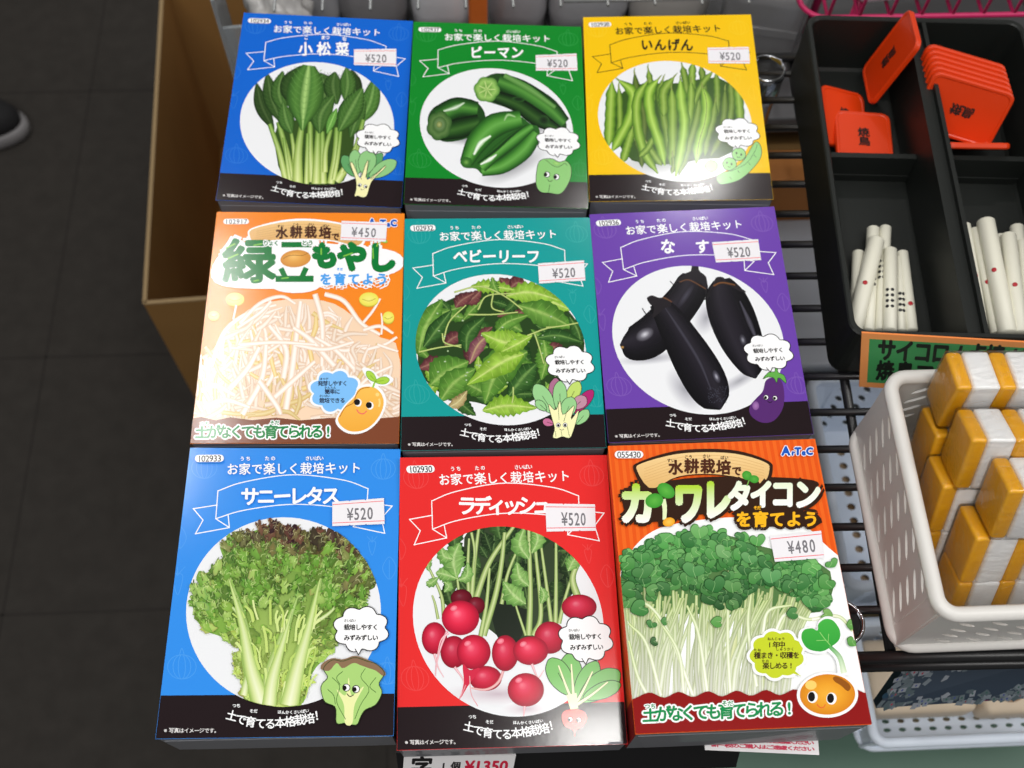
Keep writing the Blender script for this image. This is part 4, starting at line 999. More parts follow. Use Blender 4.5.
def cotyledon(x, y, r, a, g):
    c, s = math.cos(a), math.sin(a)
    o = [(0, .9), (-.55, .55), (-.95, -.05), (-.75, -.7), (-.3, -.75), (0, -.42), (.3, -.75), (.75, -.7), (.95, -.05), (.55, .55)]
    sq = rng.uniform(.62, 1.0); P = [(x + r * (u * c - v * sq * s), y + r * .9 * (u * s + v * sq * c)) for u, v in o]
    cv.poly(P, tuple(v * .74 for v in g), 24); cv.poly([(x + (p[0] - x) * .93 + 1, y + (p[1] - y) * .93 + 1) for p in P], mixc(g, (190, 220, 170), .25), 24, grad=g)
    cv.line([(x - r * .8 * s * -1, y + r * .7 * c), (x, y), (x + r * .3 * s, y - r * .3 * c)], 2, mixc(g, (190, 220, 160), .5), 6)
for i in range(300):
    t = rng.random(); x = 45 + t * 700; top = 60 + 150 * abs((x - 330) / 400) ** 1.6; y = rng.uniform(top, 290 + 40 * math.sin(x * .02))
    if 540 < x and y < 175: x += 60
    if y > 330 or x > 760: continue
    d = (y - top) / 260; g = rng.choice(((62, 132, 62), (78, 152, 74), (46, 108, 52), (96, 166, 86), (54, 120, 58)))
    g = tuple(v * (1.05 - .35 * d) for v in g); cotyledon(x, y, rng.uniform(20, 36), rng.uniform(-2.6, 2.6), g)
for x, y, r, a, g in ((110, 205, 44, -.4, (62, 120, 62)), (280, 200, 44, .3, (70, 134, 72)), (380, 140, 36, .8, (104, 160, 96)), (470, 160, 34, .4, (84, 146, 84)), (545, 220, 40, .2, (80, 146, 84)), (355, 250, 40, -.3, (44, 106, 50)), (735, 245, 36, .8, (72, 140, 66)), (755, 180, 26, -.6, (84, 152, 76)), (137, 385, 22, .5, (60, 120, 60)), (180, 375, 18, 1.5, (70, 130, 66)), (145, 445, 20, 1.2, (50, 90, 50)), (360, 378, 24, 1.6, (84, 150, 70)), (620, 350, 26, 1.4, (60, 120, 60)), (740, 355, 24, -1.3, (110, 160, 80)), (820, 390, 22, 1.4, (90, 150, 70)), (828, 450, 24, .6, (84, 150, 66)), (300, 70, 34, .2, (100, 166, 90)), (500, 100, 30, -.2, (84, 156, 78)), (680, 310, 34, .3, (70, 138, 70)), (95, 330, 36, 1.2, (60, 124, 60)), (60, 180, 30, -.8, (66, 134, 62))): cotyledon(x, y, r, a, g)
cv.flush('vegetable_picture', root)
cv.H = Wd
wv = [(40, 650)]
for k in range(9): wv += [(80 + k * 100, 640 - k * 1.5), (130 + k * 100, 620 - k * 1.5)]
cv.poly(smooth(wv, 60).tolist() + [(960, 780), (40, 780)], (140, 20, 20))
cv.text('土がなくても育てられる!', 132, 612, 696, 58, (22, 140, 76), bold=1.9, halo=8, haloc=WHITE, seed=2, ang=-2.2); cv.text('つち', 122, 142, 668, 20, (22, 140, 76), bold=.6, halo=4, haloc=WHITE); cv.text('そだ', 388, 408, 660, 20, (22, 140, 76), bold=.6, halo=4, haloc=WHITE)
cv.flush('slogan_lettering', root)
cv.H = WT; bk = (52, 32, 22)
big = [('カ', 118, 280, 190, .82), ('ワ', 345, 275, 200, .66), ('レ', 470, 262, 190, .66)]; sm_ = [('タ', 570, 248, 138, .8), ('゛', 625, 198, 60, .9), ('イ', 668, 240, 128, .8), ('コ', 762, 238, 132, .8), ('ン', 872, 240, 136, .9)]
wb = [(118, 134), (140, 104), (280, 66), (420, 56), (560, 64), (680, 98), (704, 130), (672, 194), (560, 164), (420, 150), (290, 164), (180, 214)]
c_ = np.array((410, 130)); cv.poly([tuple(c_ + (np.array(p) - c_) * (1.05, 1.2)) for p in wb], bk, 60); cv.poly([(60, 215), (200, 190), (400, 165), (700, 165), (900, 180), (915, 220), (850, 310), (920, 330), (910, 380), (580, 375), (540, 310), (400, 330), (330, 310), (280, 370), (230, 360), (90, 355), (50, 260)], bk, 60)
wood(cv, wb, (240, 206, 146), (222, 178, 112))
for k in range(6): cv.line([(150, 128 + k * 12), (290, 82 + k * 13), (430, 70 + k * 14), (560, 80 + k * 14), (680, 112 + k * 12)], 1.8, (214, 168, 104), 18)
cv.flush('title_plaque', root)
cv.H = WT
tl = [t for t in big + sm_ if t[0] != '゛']
for ch, x, y, h, sx in tl: cv.text(ch, x, x, y, h, bk, bold=26, sx=sx)
for a in ((612, 192), (638, 186)): cv.seg(a, (a[0] + 10, a[1] + 22), 34, bk)
cv.seg((238, 275), (240, 352), 60, bk)
for ch, x, y, h, sx in big: cv.text(ch, x, x, y, h, (176, 214, 62), bold=11, sx=sx, grad=(248, 250, 240))
for ch, x, y, h, sx in sm_[:1] + sm_[2:]: cv.text(ch, x, x, y, h, (230, 240, 214), bold=8, sx=sx, grad=(250, 252, 246))
# the second character is a sprout: leaves, stem and seed
cv.strip([(232, 262), (240, 300), (238, 352)], [24, 20, 16], [(226, 238, 190)], n=6); cv.blob((246, 224), 42, 30, [(96, 180, 70), (60, 152, 50)], .6); cv.blob((194, 268), 40, 32, [(96, 180, 70), (60, 152, 50)], -.2); cv.blob((258, 362), 27, 20, [(246, 200, 90), (236, 160, 30)], -.2)
cv.blob((604, 158), 22, 20, [(88, 172, 66), (60, 150, 50)], .5); cv.blob((636, 174), 22, 17, [(88, 172, 66), (60, 150, 50)], .2); cv.line([(614, 178), (608, 194), (604, 204)], 5, (120, 180, 80), 6)
cv.text('を育てよう', 590, 888, 350, 72, (248, 182, 34), bold=3, halo=17, haloc=bk, seed=3); cv.text('そだ', 642, 658, 300, 18, (248, 182, 34), bold=.8, halo=4, haloc=bk)
cv.text('水耕栽培', 288, 500, 122, 66, (78, 42, 28), bold=2.8, arc=6); cv.text('で', 558, 558, 138, 44, (78, 42, 28), bold=2)
for s_, x, y in (('すい', 268, 92), ('こう', 345, 77), ('さい', 424, 73), ('ばい', 504, 80)): cv.text(s_, x - 9, x + 9, y, 17, (60, 36, 26), bold=.5)
cv.flush('title_lettering', root)
cv.H = WT; code_tag(cv, '055430', 20, 50, 146, 82); cv.flush('code_label', root); artec(cv, 776, 50, 46); cv.flush('maker_logo', root)
cv.H = WB
cloud(cv, (216, 262), 182, 160, 9, WHITE, None, 0, (372, 398), ph=.3, depth=.12); cloud(cv, (216, 262), 164, 142, 9, (196, 210, 46), None, 0, (360, 392), ph=.3, depth=.12)
for s_, x0, x1, y in (('1年中', 172, 245, 203), ('種まき・収穫を', 98, 330, 266), ('楽しめる!', 150, 300, 328)): cv.text(s_, x0, x1, y, 42, (60, 40, 24), bold=1.2)
for s_, x0, x1, y in (('ねんじゅう', 168, 252, 168), ('たね', 86, 110, 234), ('しゅうかく', 218, 308, 230), ('たの', 134, 158, 300)): cv.text(s_, x0, x1, y, 20, (60, 40, 24), bold=.6)
cv.flush('speech_bubble', root)
cv.H = WB
hl = [(480, 245), (400, 228), (362, 170), (372, 120), (420, 106), (456, 118), (462, 80), (500, 52), (550, 62), (590, 120), (586, 176), (540, 216)]; h_c = np.array((480, 150))
cv.poly([tuple(h_c + (np.array(p) - h_c) * 1.16) for p in hl], WHITE, 60); cv.line([(530, 200), (600, 280), (620, 390)], 78, WHITE, 14); cv.blob((520, 505), 184, 138, [WHITE], 0, n=48)
cv.poly(hl, (70, 176, 70), 60, grad=(52, 158, 60)); cv.line([(540, 215), (500, 170), (470, 130)], 4, (150, 210, 120), 8); cv.line([(520, 190), (524, 140)], 3.5, (150, 210, 120)); cv.line([(505, 178), (450, 180)], 3.5, (150, 210, 120))
cv.strip([(530, 215), (590, 280), (618, 375)], [22, 28, 36], [(40, 140, 60), (96, 180, 96), (60, 156, 70)], [(210, 230, 190), (236, 244, 224), (214, 232, 196)], n=14)
cv.blob((520, 503), 166, 122, [(240, 176, 60), (232, 160, 44), (214, 132, 28)], 0, n=48); cv.poly([(552, 402), (580, 396), (640, 432), (658, 462), (640, 484), (600, 450), (560, 424)], (146, 84, 24), 24); cv.blob((420, 446), 34, 28, [(252, 206, 110)], 0)
for x, y in ((430, 518), (544, 528)): cv.blob((x, y), 31, 36, [WHITE]); cv.blob((x - 6, y - 2), 21, 29, [BLACK])
cv.line([(456, 562), (474, 580), (496, 580), (508, 562)], 5, (226, 80, 50), 12)
cv.flush('cartoon_vegetable', root)
sticker(cv, root, 'daikon', [(768.6, 535.6), (820, 530.4), (823.6, 557.6), (773.9, 561.2)], '480', (.38, .80), .5)

# ------------------------------------------------------------------ floor, cardboard box, shoe
FL = mat('dark carpet tile', (58, 55, 52), .9, spec=.15, bump=.6, bscale=500, vary=.25, vscale=40)
bm = bmesh.new(); bx(bm, (.1, .7, -.01), (4.4, 3.6, .02)); tag(obj('floor', bm, FL), kind='structure')
bm = bmesh.new(); bx(bm, (.1, 2.52, 1.3), (4.4, .04, 2.6)); tag(obj('wall_back', bm, mat('shop wall', (190, 188, 184), .8, vary=.03)), kind='structure')
bm = bmesh.new()
for x in (-1.9, -1.4, -.9, -.62, -.12, .38, .88): bx(bm, (x, .7, .0003), (.0025, 3.5, .0007))
for y in (-.6, -.1, .4, .78, 1.28, 1.78, 2.2): bx(bm, (.1, y, .0003), (4.3, .0025, .0007))
tag(obj('trim_1', bm, mat('carpet seam', (53, 50, 48), .9, spec=.1)), kind='structure')

CB = mat('brown cardboard', (150, 112, 64), .8, spec=.2, bump=.15, bscale=200, vary=.1, vscale=15)
CE = mat('cardboard cut edge', (160, 136, 100), .85, spec=.2)
root = empty('cardboard_box', (-.2817, .9094, 0), .058, 'open brown cardboard box on the dark floor left of the kit boxes', 'box')
w, l, h, t = .20, .50, .35, .0035
for nm, c, s in (('side_wall', (-w / 2, 0, h / 2), (t, l, h)), ('side_wall', (w / 2, 0, h / 2), (t, l, h)), ('end_wall', (0, -l / 2, h / 2), (w, t, h)), ('end_wall', (0, l / 2, h / 2), (w, t, h)), ('bottom', (0, 0, .0035), (w, l, .006))):
    bm = bmesh.new(); bx(bm, c, s); o = obj(nm, bm, CB, root)
    if nm != 'bottom':
        bm = bmesh.new(); bx(bm, (c[0], c[1], h + .001), (s[0] + .001, s[1] + .001, .002)); obj('cut_edge', bm, CE, o)
bm = bmesh.new(); bx(bm, (0, -.05, .0075), (.18, .05, .001)); obj('tape', bm, mat('packing tape', (120, 92, 56), .3), root)

root = empty('sneaker', (-.714, 1.195, 0), math.radians(0), 'toe of a black sneaker with a pale sole at the left edge', 'shoe')
def shoe_loop(k, z, dx=0): return [(dx - .13 + .132 * k * (math.cos(a) if math.cos(a) < 0 else math.cos(a) * 1.0) * 1.05, .047 * k * math.sin(a) * (1 + .12 * math.cos(a)), z) for a in np.linspace(0, 2 * math.pi, 36, endpoint=False)]
bm = bmesh.new(); loft(bm, [shoe_loop(.95, 0), shoe_loop(1.03, .006), shoe_loop(1.03, .024), shoe_loop(.98, .028)]); obj('sole', bm, mat('pale rubber sole', (132, 130, 132), .6), root, True)
bm = bmesh.new(); loft(bm, [shoe_loop(.97, .027), shoe_loop(.985, .04), shoe_loop(.93, .056, -.004), shoe_loop(.8, .07, -.016), shoe_loop(.55, .082, -.05), shoe_loop(.3, .088, -.08)]); obj('upper', bm, mat('black knit upper', (22, 22, 25), .8, bump=.4, bscale=500), root, True)
bm = bmesh.new(); tube(bm, [(-.07, y, .0845 - abs(y) * .3) for y in np.linspace(-.03, .03, 9)], .003); tube(bm, [(-.1, y, .091 - abs(y) * .3) for y in np.linspace(-.03, .03, 9)], .003); obj('lace', bm, mat('black lace', (30, 30, 32), .8), root, True)

# ------------------------------------------------------------------ what carries the boxes
BLK = mat('black coated wire', (26, 26, 28), .35, spec=.5)
STEEL = mat('chrome', (176, 178, 182), .16, metal=1.)
DKB = mat('dark display board', (30, 29, 30), .6)
root = empty('display_board', (-.01, .33, ZB), 0, 'dark display board under the rows of kit boxes', 'shelf board')
bm = bmesh.new(); bx(bm, (0, .035, -.009), (.28, .44, .018), bevel=.002); obj('board', bm, DKB, root)
for sx in (-1, 1):
    for sy in (-1, 1):
        bm = bmesh.new(); bx(bm, (sx * .10, .06 + sy * .13, -.409), (.03, .03, .782)); obj('leg', bm, DKB, root)

root = empty('wire_rack', (.36, .36, 0), 0, 'black wire shelf rack with chrome posts on the right', 'rack')
ox, oy = .36, .36
k = 0
for i in range(17):
    y = .1619 + i * .02545
    bm = bmesh.new(); tube(bm, [(.150 - ox, y - oy, ZB - .0026), (.60 - ox, y - .008 - oy, ZB - .0026)], .0026, 8); obj('shelf_wire', bm, BLK, root, True)
for (y, z, r) in ((.1335, ZB - .0036, .0036), (.1335, ZB - .026, .0036), (.585, ZB - .0036, .0036)):
    bm = bmesh.new(); tube(bm, [(.205 - ox, y - oy, z), (.60 - ox, y - .006 - oy, z)], r, 10); obj('rail', bm, BLK, root, True)
for x in (.2365, .42, .58):
    bm = bmesh.new(); tube(bm, [(x - ox, .134 - oy, ZB - .0085), (x + .012 - ox, .585 - oy, ZB - .0085)], .0033, 8); obj('cross_rod', bm, BLK, root, True)
for p in (at(768, 68, ZB), at(842, 622, ZB)):
    bm = bmesh.new(); n = 24
    ring = lambda r, z: [(p.x - ox + r * math.cos(a), p.y - oy + r * math.sin(a), z) for a in np.linspace(0, 6.2832, n, endpoint=False)]
    loft(bm, [ring(.0122, .02), ring(.0122, ZB - .03), ring(.0138, ZB - .028), ring(.0138, ZB - .001), ring(.0128, ZB + .0008), ring(.0116, ZB + .0002), ring(.0112, ZB - .04)], True, True)
    po = obj('post', bm, STEEL, root, True)
    bm = bmesh.new(); loft(bm, [ring(.0110, ZB - .038), ring(.0114, ZB - .003), ring(.0104, ZB - .002)]); obj('post_hollow_shade', bm, mat('black plastic and hollow shade', (16, 16, 17), .5), po, True)  # painted shade: black disc stands in for the open tube's dark inside
    bm = bmesh.new(); loft(bm, [ring(.016, 0), ring(.016, .02)]); obj('foot', bm, mat('black plastic and hollow shade', (16, 16, 17), .5), po, True)
for p in ((.59, .15), (.59, .57)):
    bm = bmesh.new(); tube(bm, [(p[0] - ox, p[1] - oy, 0), (p[0] - ox, p[1] - oy, ZB + .002)], .0125, 18); obj('post', bm, STEEL, root, True)
# lower shelf of the rack
GRN = mat('dark green board', (92, 122, 108), .5, vary=.15, vscale=12)
bm = bmesh.new(); bx(bm, (.385 - ox, .33 - oy, .40), (.42, .60, .012), bevel=.002); obj('lower_shelf', bm, GRN, root)
bm = bmesh.new(); bx(bm, (.405 - ox, .038 - oy, .4075), (.018, .012, .015)); obj('shelf_clip', bm, mat('black plastic and hollow shade', (16, 16, 17), .5), root)

# ------------------------------------------------------------------ black compartment tray
TB = mat('black moulded plastic', (25, 28, 26), .45, spec=.35, bump=.12, bscale=900, vary=.12, vscale=30)
rot = math.radians(-3.3)
ORG = Vector((.2422, .5755, ZB)); RM = Matrix.Rotation(rot, 3, 'Z')


def org(x, y, z): return RM @ Vector((x, y, z))


TW, TL, TH = .157, .2625, .050
root = empty('compartment_tray', ORG, rot, 'black plastic tray with four compartments standing on the wire shelf', 'tray')


def ring2(inset, z, r=.010): return [(TW / 2 + x, -TL / 2 + y, z) for x, y in rrect(TW - 2 * inset, TL - 2 * inset, r)]


bm = bmesh.new()
loft(bm, [ring2(.002, .0), ring2(.001, .003, .011), ring2(.001, TH - .001), ring2(.0018, TH, .010), ring2(.0042, TH, .008), ring2(.005, TH - .001, .008), ring2(.0075, .0045, .008), ring2(.0095, .0025, .006)])
obj('tray_shell', bm, TB, root, False)
bm = bmesh.new(); y0, y1 = -.005, -TL + .005
for dx in (-.0052, .0052):
    loft(bm, [[(.0795 + dx - .0022, y0, .003), (.0795 + dx + .0022, y0, .003), (.0795 + dx + .0014, y0, TH - .001), (.0795 + dx - .0014, y0, TH - .001)], [(.0795 + dx - .0022, y1, .003), (.0795 + dx + .0022, y1, .003), (.0795 + dx + .0014, y1, TH - .001), (.0795 + dx - .0014, y1, TH - .001)]])
bx(bm, (.0795, (y0 + y1) / 2, TH - .006), (.010, TL - .012, .002)); obj('long_divider', bm, TB, root)
for x0, x1 in ((.006, .0725), (.0865, .151)):
    bm = bmesh.new(); yd = -.106
    loft(bm, [[(x0, yd - .0035, .003), (x0, yd + .0035, .003), (x0, yd + .002, .026), (x0, yd - .002, .026)], [(x1, yd - .0035, .003), (x1, yd + .0035, .003), (x1, yd + .002, .026), (x1, yd - .002, .026)]])
    bx(bm, ((x0 + x1) / 2, yd - .003, .006), (x1 - x0, .002, .006)); obj('cross_divider', bm, TB, root)

# orange marker tiles
OR = mat('orange plastic', (216, 58, 6), .38, spec=.5, coat=.15)
INKB = mat('black brush ink', (26, 16, 12), .7)


def tile(o_, u, v, tw, tl, label, th=.0042, mark=None, group='orange marker tiles'):
    """thin rounded tile; o_ corner, u along the long side, v along the short side; the face looks along u x v or its opposite, upwards"""
    u = Vector(u).normalized(); v = Vector(v); v = (v - u * v.dot(u)).normalized(); n = u.cross(v)
    if n.z < 0: n = -n
    R = Matrix((u, v, n)).transposed() if u.cross(v).dot(n) > 0 else Matrix((u, v, n)).transposed()
    c = Vector(o_) + u * tl / 2 + v * tw / 2 - n * th
    root = empty('marker_tile', c, 0, label, 'tile', group)
    bm = bmesh.new()
    lp = lambda i, z: [R @ Vector((x, y, z)) for x, y in rrect(tl - 2 * i, tw - 2 * i, .006 - i * .5)]
    loft(bm, [lp(.0008, 0), lp(0, .0009), lp(0, th - .0009), lp(.0008, th), lp(.0022, th), lp(.0028, th - .0005)])
    obj('tile_body', bm, OR, root, False)
    if mark:
        ch, ux, sz = mark[0], mark[1], mark[2]
        bm = bmesh.new()
        for i, q in enumerate(ch):
            V, Ft = GL[q]
            for dx, dy in ((0, 0), (.04, 0), (0, .04), (-.04, 0)):
                vs = [bm.verts.new(R @ Vector((mark[3] * ((i - (len(ch) - 1) / 2) * sz * .95 - (y + dy) * 0 + (x + dx) * sz) if not mark[4] else mark[3] * ((i - (len(ch) - 1) / 2) * sz * .95 - (y + dy) * sz), mark[3] * ((y + dy) * sz) if not mark[4] else mark[3] * ((x + dx) * sz), th - .0002 + (dx + dy) * .0002 + .00005))) for x, y in V]
                for f in Ft:
                    try: bm.faces.new([vs[a] for a in f])
                    except ValueError: pass
        me = bpy.data.meshes.new('brush_lettering'); bm.to_mesh(me); bm.free(); link('brush_lettering', me, INKB, root)
    return root


A, B, D = Vector((.2912, .5572, .812)), Vector((.3096, .5632, .868)), Vector((.2865, .5183, .814))
tile(A, B - A, D - A, .040, .058, 'orange tile leaning tall on the middle divider of the black tray', mark=('焼鳥', 0, .0085, 1, True))
zt = ZB + .003
P2a, P2b, P2c = at(821, 83, .824), at(863, 93, .8085), at(826, 147, .812)
tile(P2a, P2c - P2a, P2b - P2a, .040, .046, 'orange tile lying flat underneath another at the back left of the tray', mark=('焼鳥', 0, .0085, 1, True))
P3a, P3b = at(834, 109, zt + .0102), at(887, 113, zt + .0102)
ww = (P3b - P3a).normalized(); lo_ = Vector((0, 0, 1)).cross(ww) * -1
tile(P3a, lo_, ww, .040, .046, 'orange tile lying on top of another behind the cross divider', mark=('焼鳥', 0, .0085, 1, True))
a = at(935, 71, .857); u = Vector((.058, -.02, -.005)); v = Vector((.012, -.02, -.034))
v = v - u.normalized() * v.dot(u.normalized()); n = u.normalized().cross(v.normalized())
if n.z < 0: n = -n
step = (at(933.6, 65.5, .8568) - a)
names6 = ['front tile of the fanned orange stack, its brush marks showing', 'second orange tile from the front of the fanned stack', 'third orange tile from the front of the fanned stack', 'fourth orange tile from the front of the fanned stack', 'fifth orange tile from the front of the fanned stack', 'rearmost orange tile of the fanned stack against the back wall']
for i in range(6):
    tile(a + step * i, u, v, .042, .058, names6[i], mark=('焼鳥', 0, .0085, 1, False) if i == 0 else None)
e0, e1 = at(946, 142, .838), at(1011, 143, .838)
tile(e0, (e1 - e0), Vector((0, .60, -.78)), .036, .046, 'orange tile standing on its long edge against the cross divider')

# white scoring sticks
WSK = mat('ivory plastic stick', (226, 224, 208), .4, spec=.5)
RDT = mat('red dot', (176, 20, 36), .4); BDT = mat('black dot', (22, 22, 26), .5)


def stick(top, bot, wpx, z0, z1, label, dots=(), x0=830, y0=210, s=5.278):
    P0 = at(x0 + top[0] / s, y0 + top[1] / s, z0); P1 = at(x0 + bot[0] / s, y0 + bot[1] / s, z1)
    dist = (P0 - Vector((0, 0, ZC))).length; r = wpx / s / 2 * dist / F
    root = empty('scoring_stick', P1, 0, label, 'stick', 'white scoring sticks')
    ax = (P0 - P1); L = ax.length; d = ax.normalized(); view = (Vector((0, 0, ZC)) - P0).normalized()
    fr = (view - d * view.dot(d)).normalized(); sd = d.cross(fr)
    bm = bmesh.new(); e = r * .18
    tube(bm, [Vector((0, 0, 0)), d * e, d * (L - e), d * L], [r * .82, r, r, r * .82], 20); obj('stick_body', bm, WSK, root, True)
    for kind, t, off in dots:
        if kind == 'r':
            bm = bmesh.new(); c = d * (L * t) + (fr * math.cos(off) + sd * math.sin(off)) * (r - .0002); nn = (fr * math.cos(off) + sd * math.sin(off)); s2 = d.cross(nn)
            lp = lambda k, h: [c + nn * h + (d * math.cos(q) + s2 * math.sin(q)) * .0016 * k for q in np.linspace(0, 6.2832, 12, endpoint=False)]
            loft(bm, [lp(1, -.0001), lp(1, .0004), lp(.6, .0005)]); obj('red_dot', bm, RDT, root, True)
        else:
            for i in range(4):
                for j in (-1, 1):
                    bm = bmesh.new(); an = off + j * .36; nn = (fr * math.cos(an) + sd * math.sin(an)); s2 = d.cross(nn); c = d * (L * t - (i - 1.5) * .0042) + nn * (r - .0002)
                    lp = lambda k, h: [c + nn * h + (d * math.cos(q) + s2 * math.sin(q)) * .00115 * k for q in np.linspace(0, 6.2832, 8, endpoint=False)]
                    loft(bm, [lp(1, -.0001), lp(1, .0004), lp(.6, .0005)]); obj('black_dot', bm, BDT, root, True)


zb = ZB + .0065
stick((150, 222), (132, 640), 60, zb + .002, zb, 'short plain white stick, leftmost in the left compartment')
stick((228, 95), (200, 640), 62, zb + .003, zb, 'white stick with black dots crossed by the slanting red-dot stick', [('b', .5, .3)])
stick((292, 90), (266, 640), 58, zb + .003, zb, 'long white stick with black dots right of the crossed one', [('b', .56, -.25)])
stick((366, 250), (374, 640), 48, zb + .002, zb, 'thin white stick with black dots half hidden beside the middle stick', [('b', .36, .35)])
stick((380, 222), (432, 640), 58, zb + .003, zb, 'white stick with one red dot, rightmost in the left compartment', [('r', .31, .35)])
stick((318, 208), (316, 640), 66, zb + .007, zb + .006, 'white stick on top showing eight black dots in full', [('b', .36, -.02)])
stick((245, 155), (122, 645), 82, zb + .010, zb + .004, 'thick white stick with a red dot slanting across the left bundle', [('r', .48, -.05)])
stick((695, 45), (800, 655), 34, zb + .002, zb, 'thin white stick along the divider, leftmost in the right compartment')
stick((718, 75), (815, 655), 42, zb + .004, zb + .003, 'slim white stick with a red dot near the divider', [('r', .5, .2)])
stick((765, 100), (878, 655), 52, zb + .003, zb, 'white stick with a tilted red dot, beside the thickest one', [('r', .46, .3)])
stick((985, 85), (1045, 655), 64, zb + .003, zb, 'white stick leaning at the back right of the right bundle')
stick((895, 135), (965, 655), 52, zb + .001, zb, 'white stick under two others with its red dot half hidden', [('r', .38, .3)])
stick((1012, 165), (1062, 655), 50, zb + .006, zb + .004, 'white stick cut off by the picture edge')
stick((820, 55), (938, 655), 84, zb + .009, zb + .005, 'thickest upright white stick with a centred red dot', [('r', .52, -.1)])
stick((940, 130), (1004, 655), 72, zb + .008, zb + .005, 'broad white stick with a low red dot on the right bundle', [('r', .45, .1)])

# ------------------------------------------------------------------ flat printed things: helper
def plane_canvas(p0, pu, pv, mat_=PAPER):
    """canvas on a flat face: x from 0 to 1 along pu, y from 0 to 1 along pv (downwards), lifted along the face's normal"""
    p0, pu, pv = (np.array(q, float) for q in (p0, pu, pv)); n = np.cross(pv, pu); n /= np.linalg.norm(n)
    return Canvas(lambda V: p0 + V[:, :1] * pu + V[:, 1:2] * pv + V[:, 2:3] * n, mat_), n


def slab(name, p0, pu, pv, th, mt, parent):
    p0, pu, pv = Vector(p0), Vector(pu), Vector(pv); n = pv.cross(pu).normalized()
    bm = bmesh.new(); q = [p0, p0 + pu, p0 + pu + pv, p0 + pv]
    loft(bm, [[p - n * th for p in q], q]); return obj(name, bm, mt, parent)


# green shelf sign in front of the tray
s0, s1, s2 = at(860, 328, .852), at(1120, 343, .852), at(858, 381, ZB + .0005)
s0, s1, s2 = s0 + Vector((0, -.004, .001)), s1 + Vector((0, -.004, .001)), s2 + Vector((0, -.004, 0))
root = empty('shelf_sign', s2, 0, 'green sign with orange border and black lettering in front of the tray', 'sign')
pu, pv = s1 - s0, s2 - s0
slab('sign_card', s0 - s2, pu, pv, .0012, mat('orange card', (240, 140, 70), .5), root)
cv, n = plane_canvas(s0 - s2, pu, pv, FILMED); cv.z = .00008
L, Hh = pu.length, pv.length; asp = L / Hh
cv.H = np.diag([1 / 260., 1 / 53., 1.])
cv.poly([(0, 0), (260, 0), (260, 53), (0, 53)], (250, 164, 94)); cv.poly([(8, 5), (254, 5), (254, 47), (8, 48)], (66, 158, 92)); cv.flush('sign_print', root)
cv.text('サイコロ/点棒/起家', 26, 190, 14.5, 22, (16, 26, 20), bold=1.0, sx=.86)
cv.text('焼鳥マーク', 26, 108, 35, 21, (16, 26, 20), bold=.9, sx=.9); cv.flush('sign_lettering', root)

# ------------------------------------------------------------------ baskets
def panel(name, p0, pu, pv, nx, ny, hw, hh, mt, parent, th=.0016, slant=0., margin=.08):
    """a wall with rows of elongated holes cut through it"""
    p0, pu, pv = Vector(p0), Vector(pu), Vector(pv); n = pu.cross(pv).normalized(); bm = bmesh.new()
    P = lambda x, y: bm.verts.new(p0 + pu * x + pv * y)
    x0, x1, y0, y1 = margin, 1 - margin, margin * 1.2, 1 - margin * 1.2
    dx, dy = (x1 - x0) / nx, (y1 - y0) / ny
    for i in range(nx):
        for j in range(ny):
            a, b, c, d = x0 + i * dx, x0 + (i + 1) * dx, y0 + j * dy, y0 + (j + 1) * dy
            cx, cy = (a + b) / 2, (c + d) / 2
            outer = []
            for k in range(16):
                t = 2 * math.pi * (k + .5) / 16; q = max(abs(math.cos(t)), abs(math.sin(t)))
                outer.append((cx + dx / 2 * math.cos(t) / q, cy + dy / 2 * math.sin(t) / q))
            inner = [(cx + dx / 2 * hw * math.cos(2 * math.pi * (k + .5) / 16) + slant * dx * math.sin(2 * math.pi * (k + .5) / 16), cy + dy / 2 * hh * math.sin(2 * math.pi * (k + .5) / 16)) for k in range(16)]
            for q in ((0, 0), (0, 1), (1, 1), (1, 0)): pass
            O = [P(*q) for q in outer]; I = [P(*q) for q in inner]
            for k in range(16): bm.faces.new((O[k], O[(k + 1) % 16], I[(k + 1) % 16], I[k]))
            for (ca, cb), (k0, k1) in (((b, d), (1, 2)), ((a, d), (5, 6)), ((a, c), (9, 10)), ((b, c), (13, 14))):
                bm.faces.new((O[k0], P(ca, cb), O[k1]))
    for q in (((0, 0), (1, 0), (1, y0), (0, y0)), ((0, y1), (1, y1), (1, 1), (0, 1)), ((0, y0), (x0, y0), (x0, y1), (0, y1)), ((x1, y0), (1, y0), (1, y1), (x1, y1))):
        bm.faces.new([P(*c) for c in q])
    bmesh.ops.remove_doubles(bm, verts=bm.verts, dist=1e-5)
    o = obj(name, bm, mt, parent)
    md = o.modifiers.new('thickness', 'SOLIDIFY'); md.thickness = th; md.offset = 0
    return o


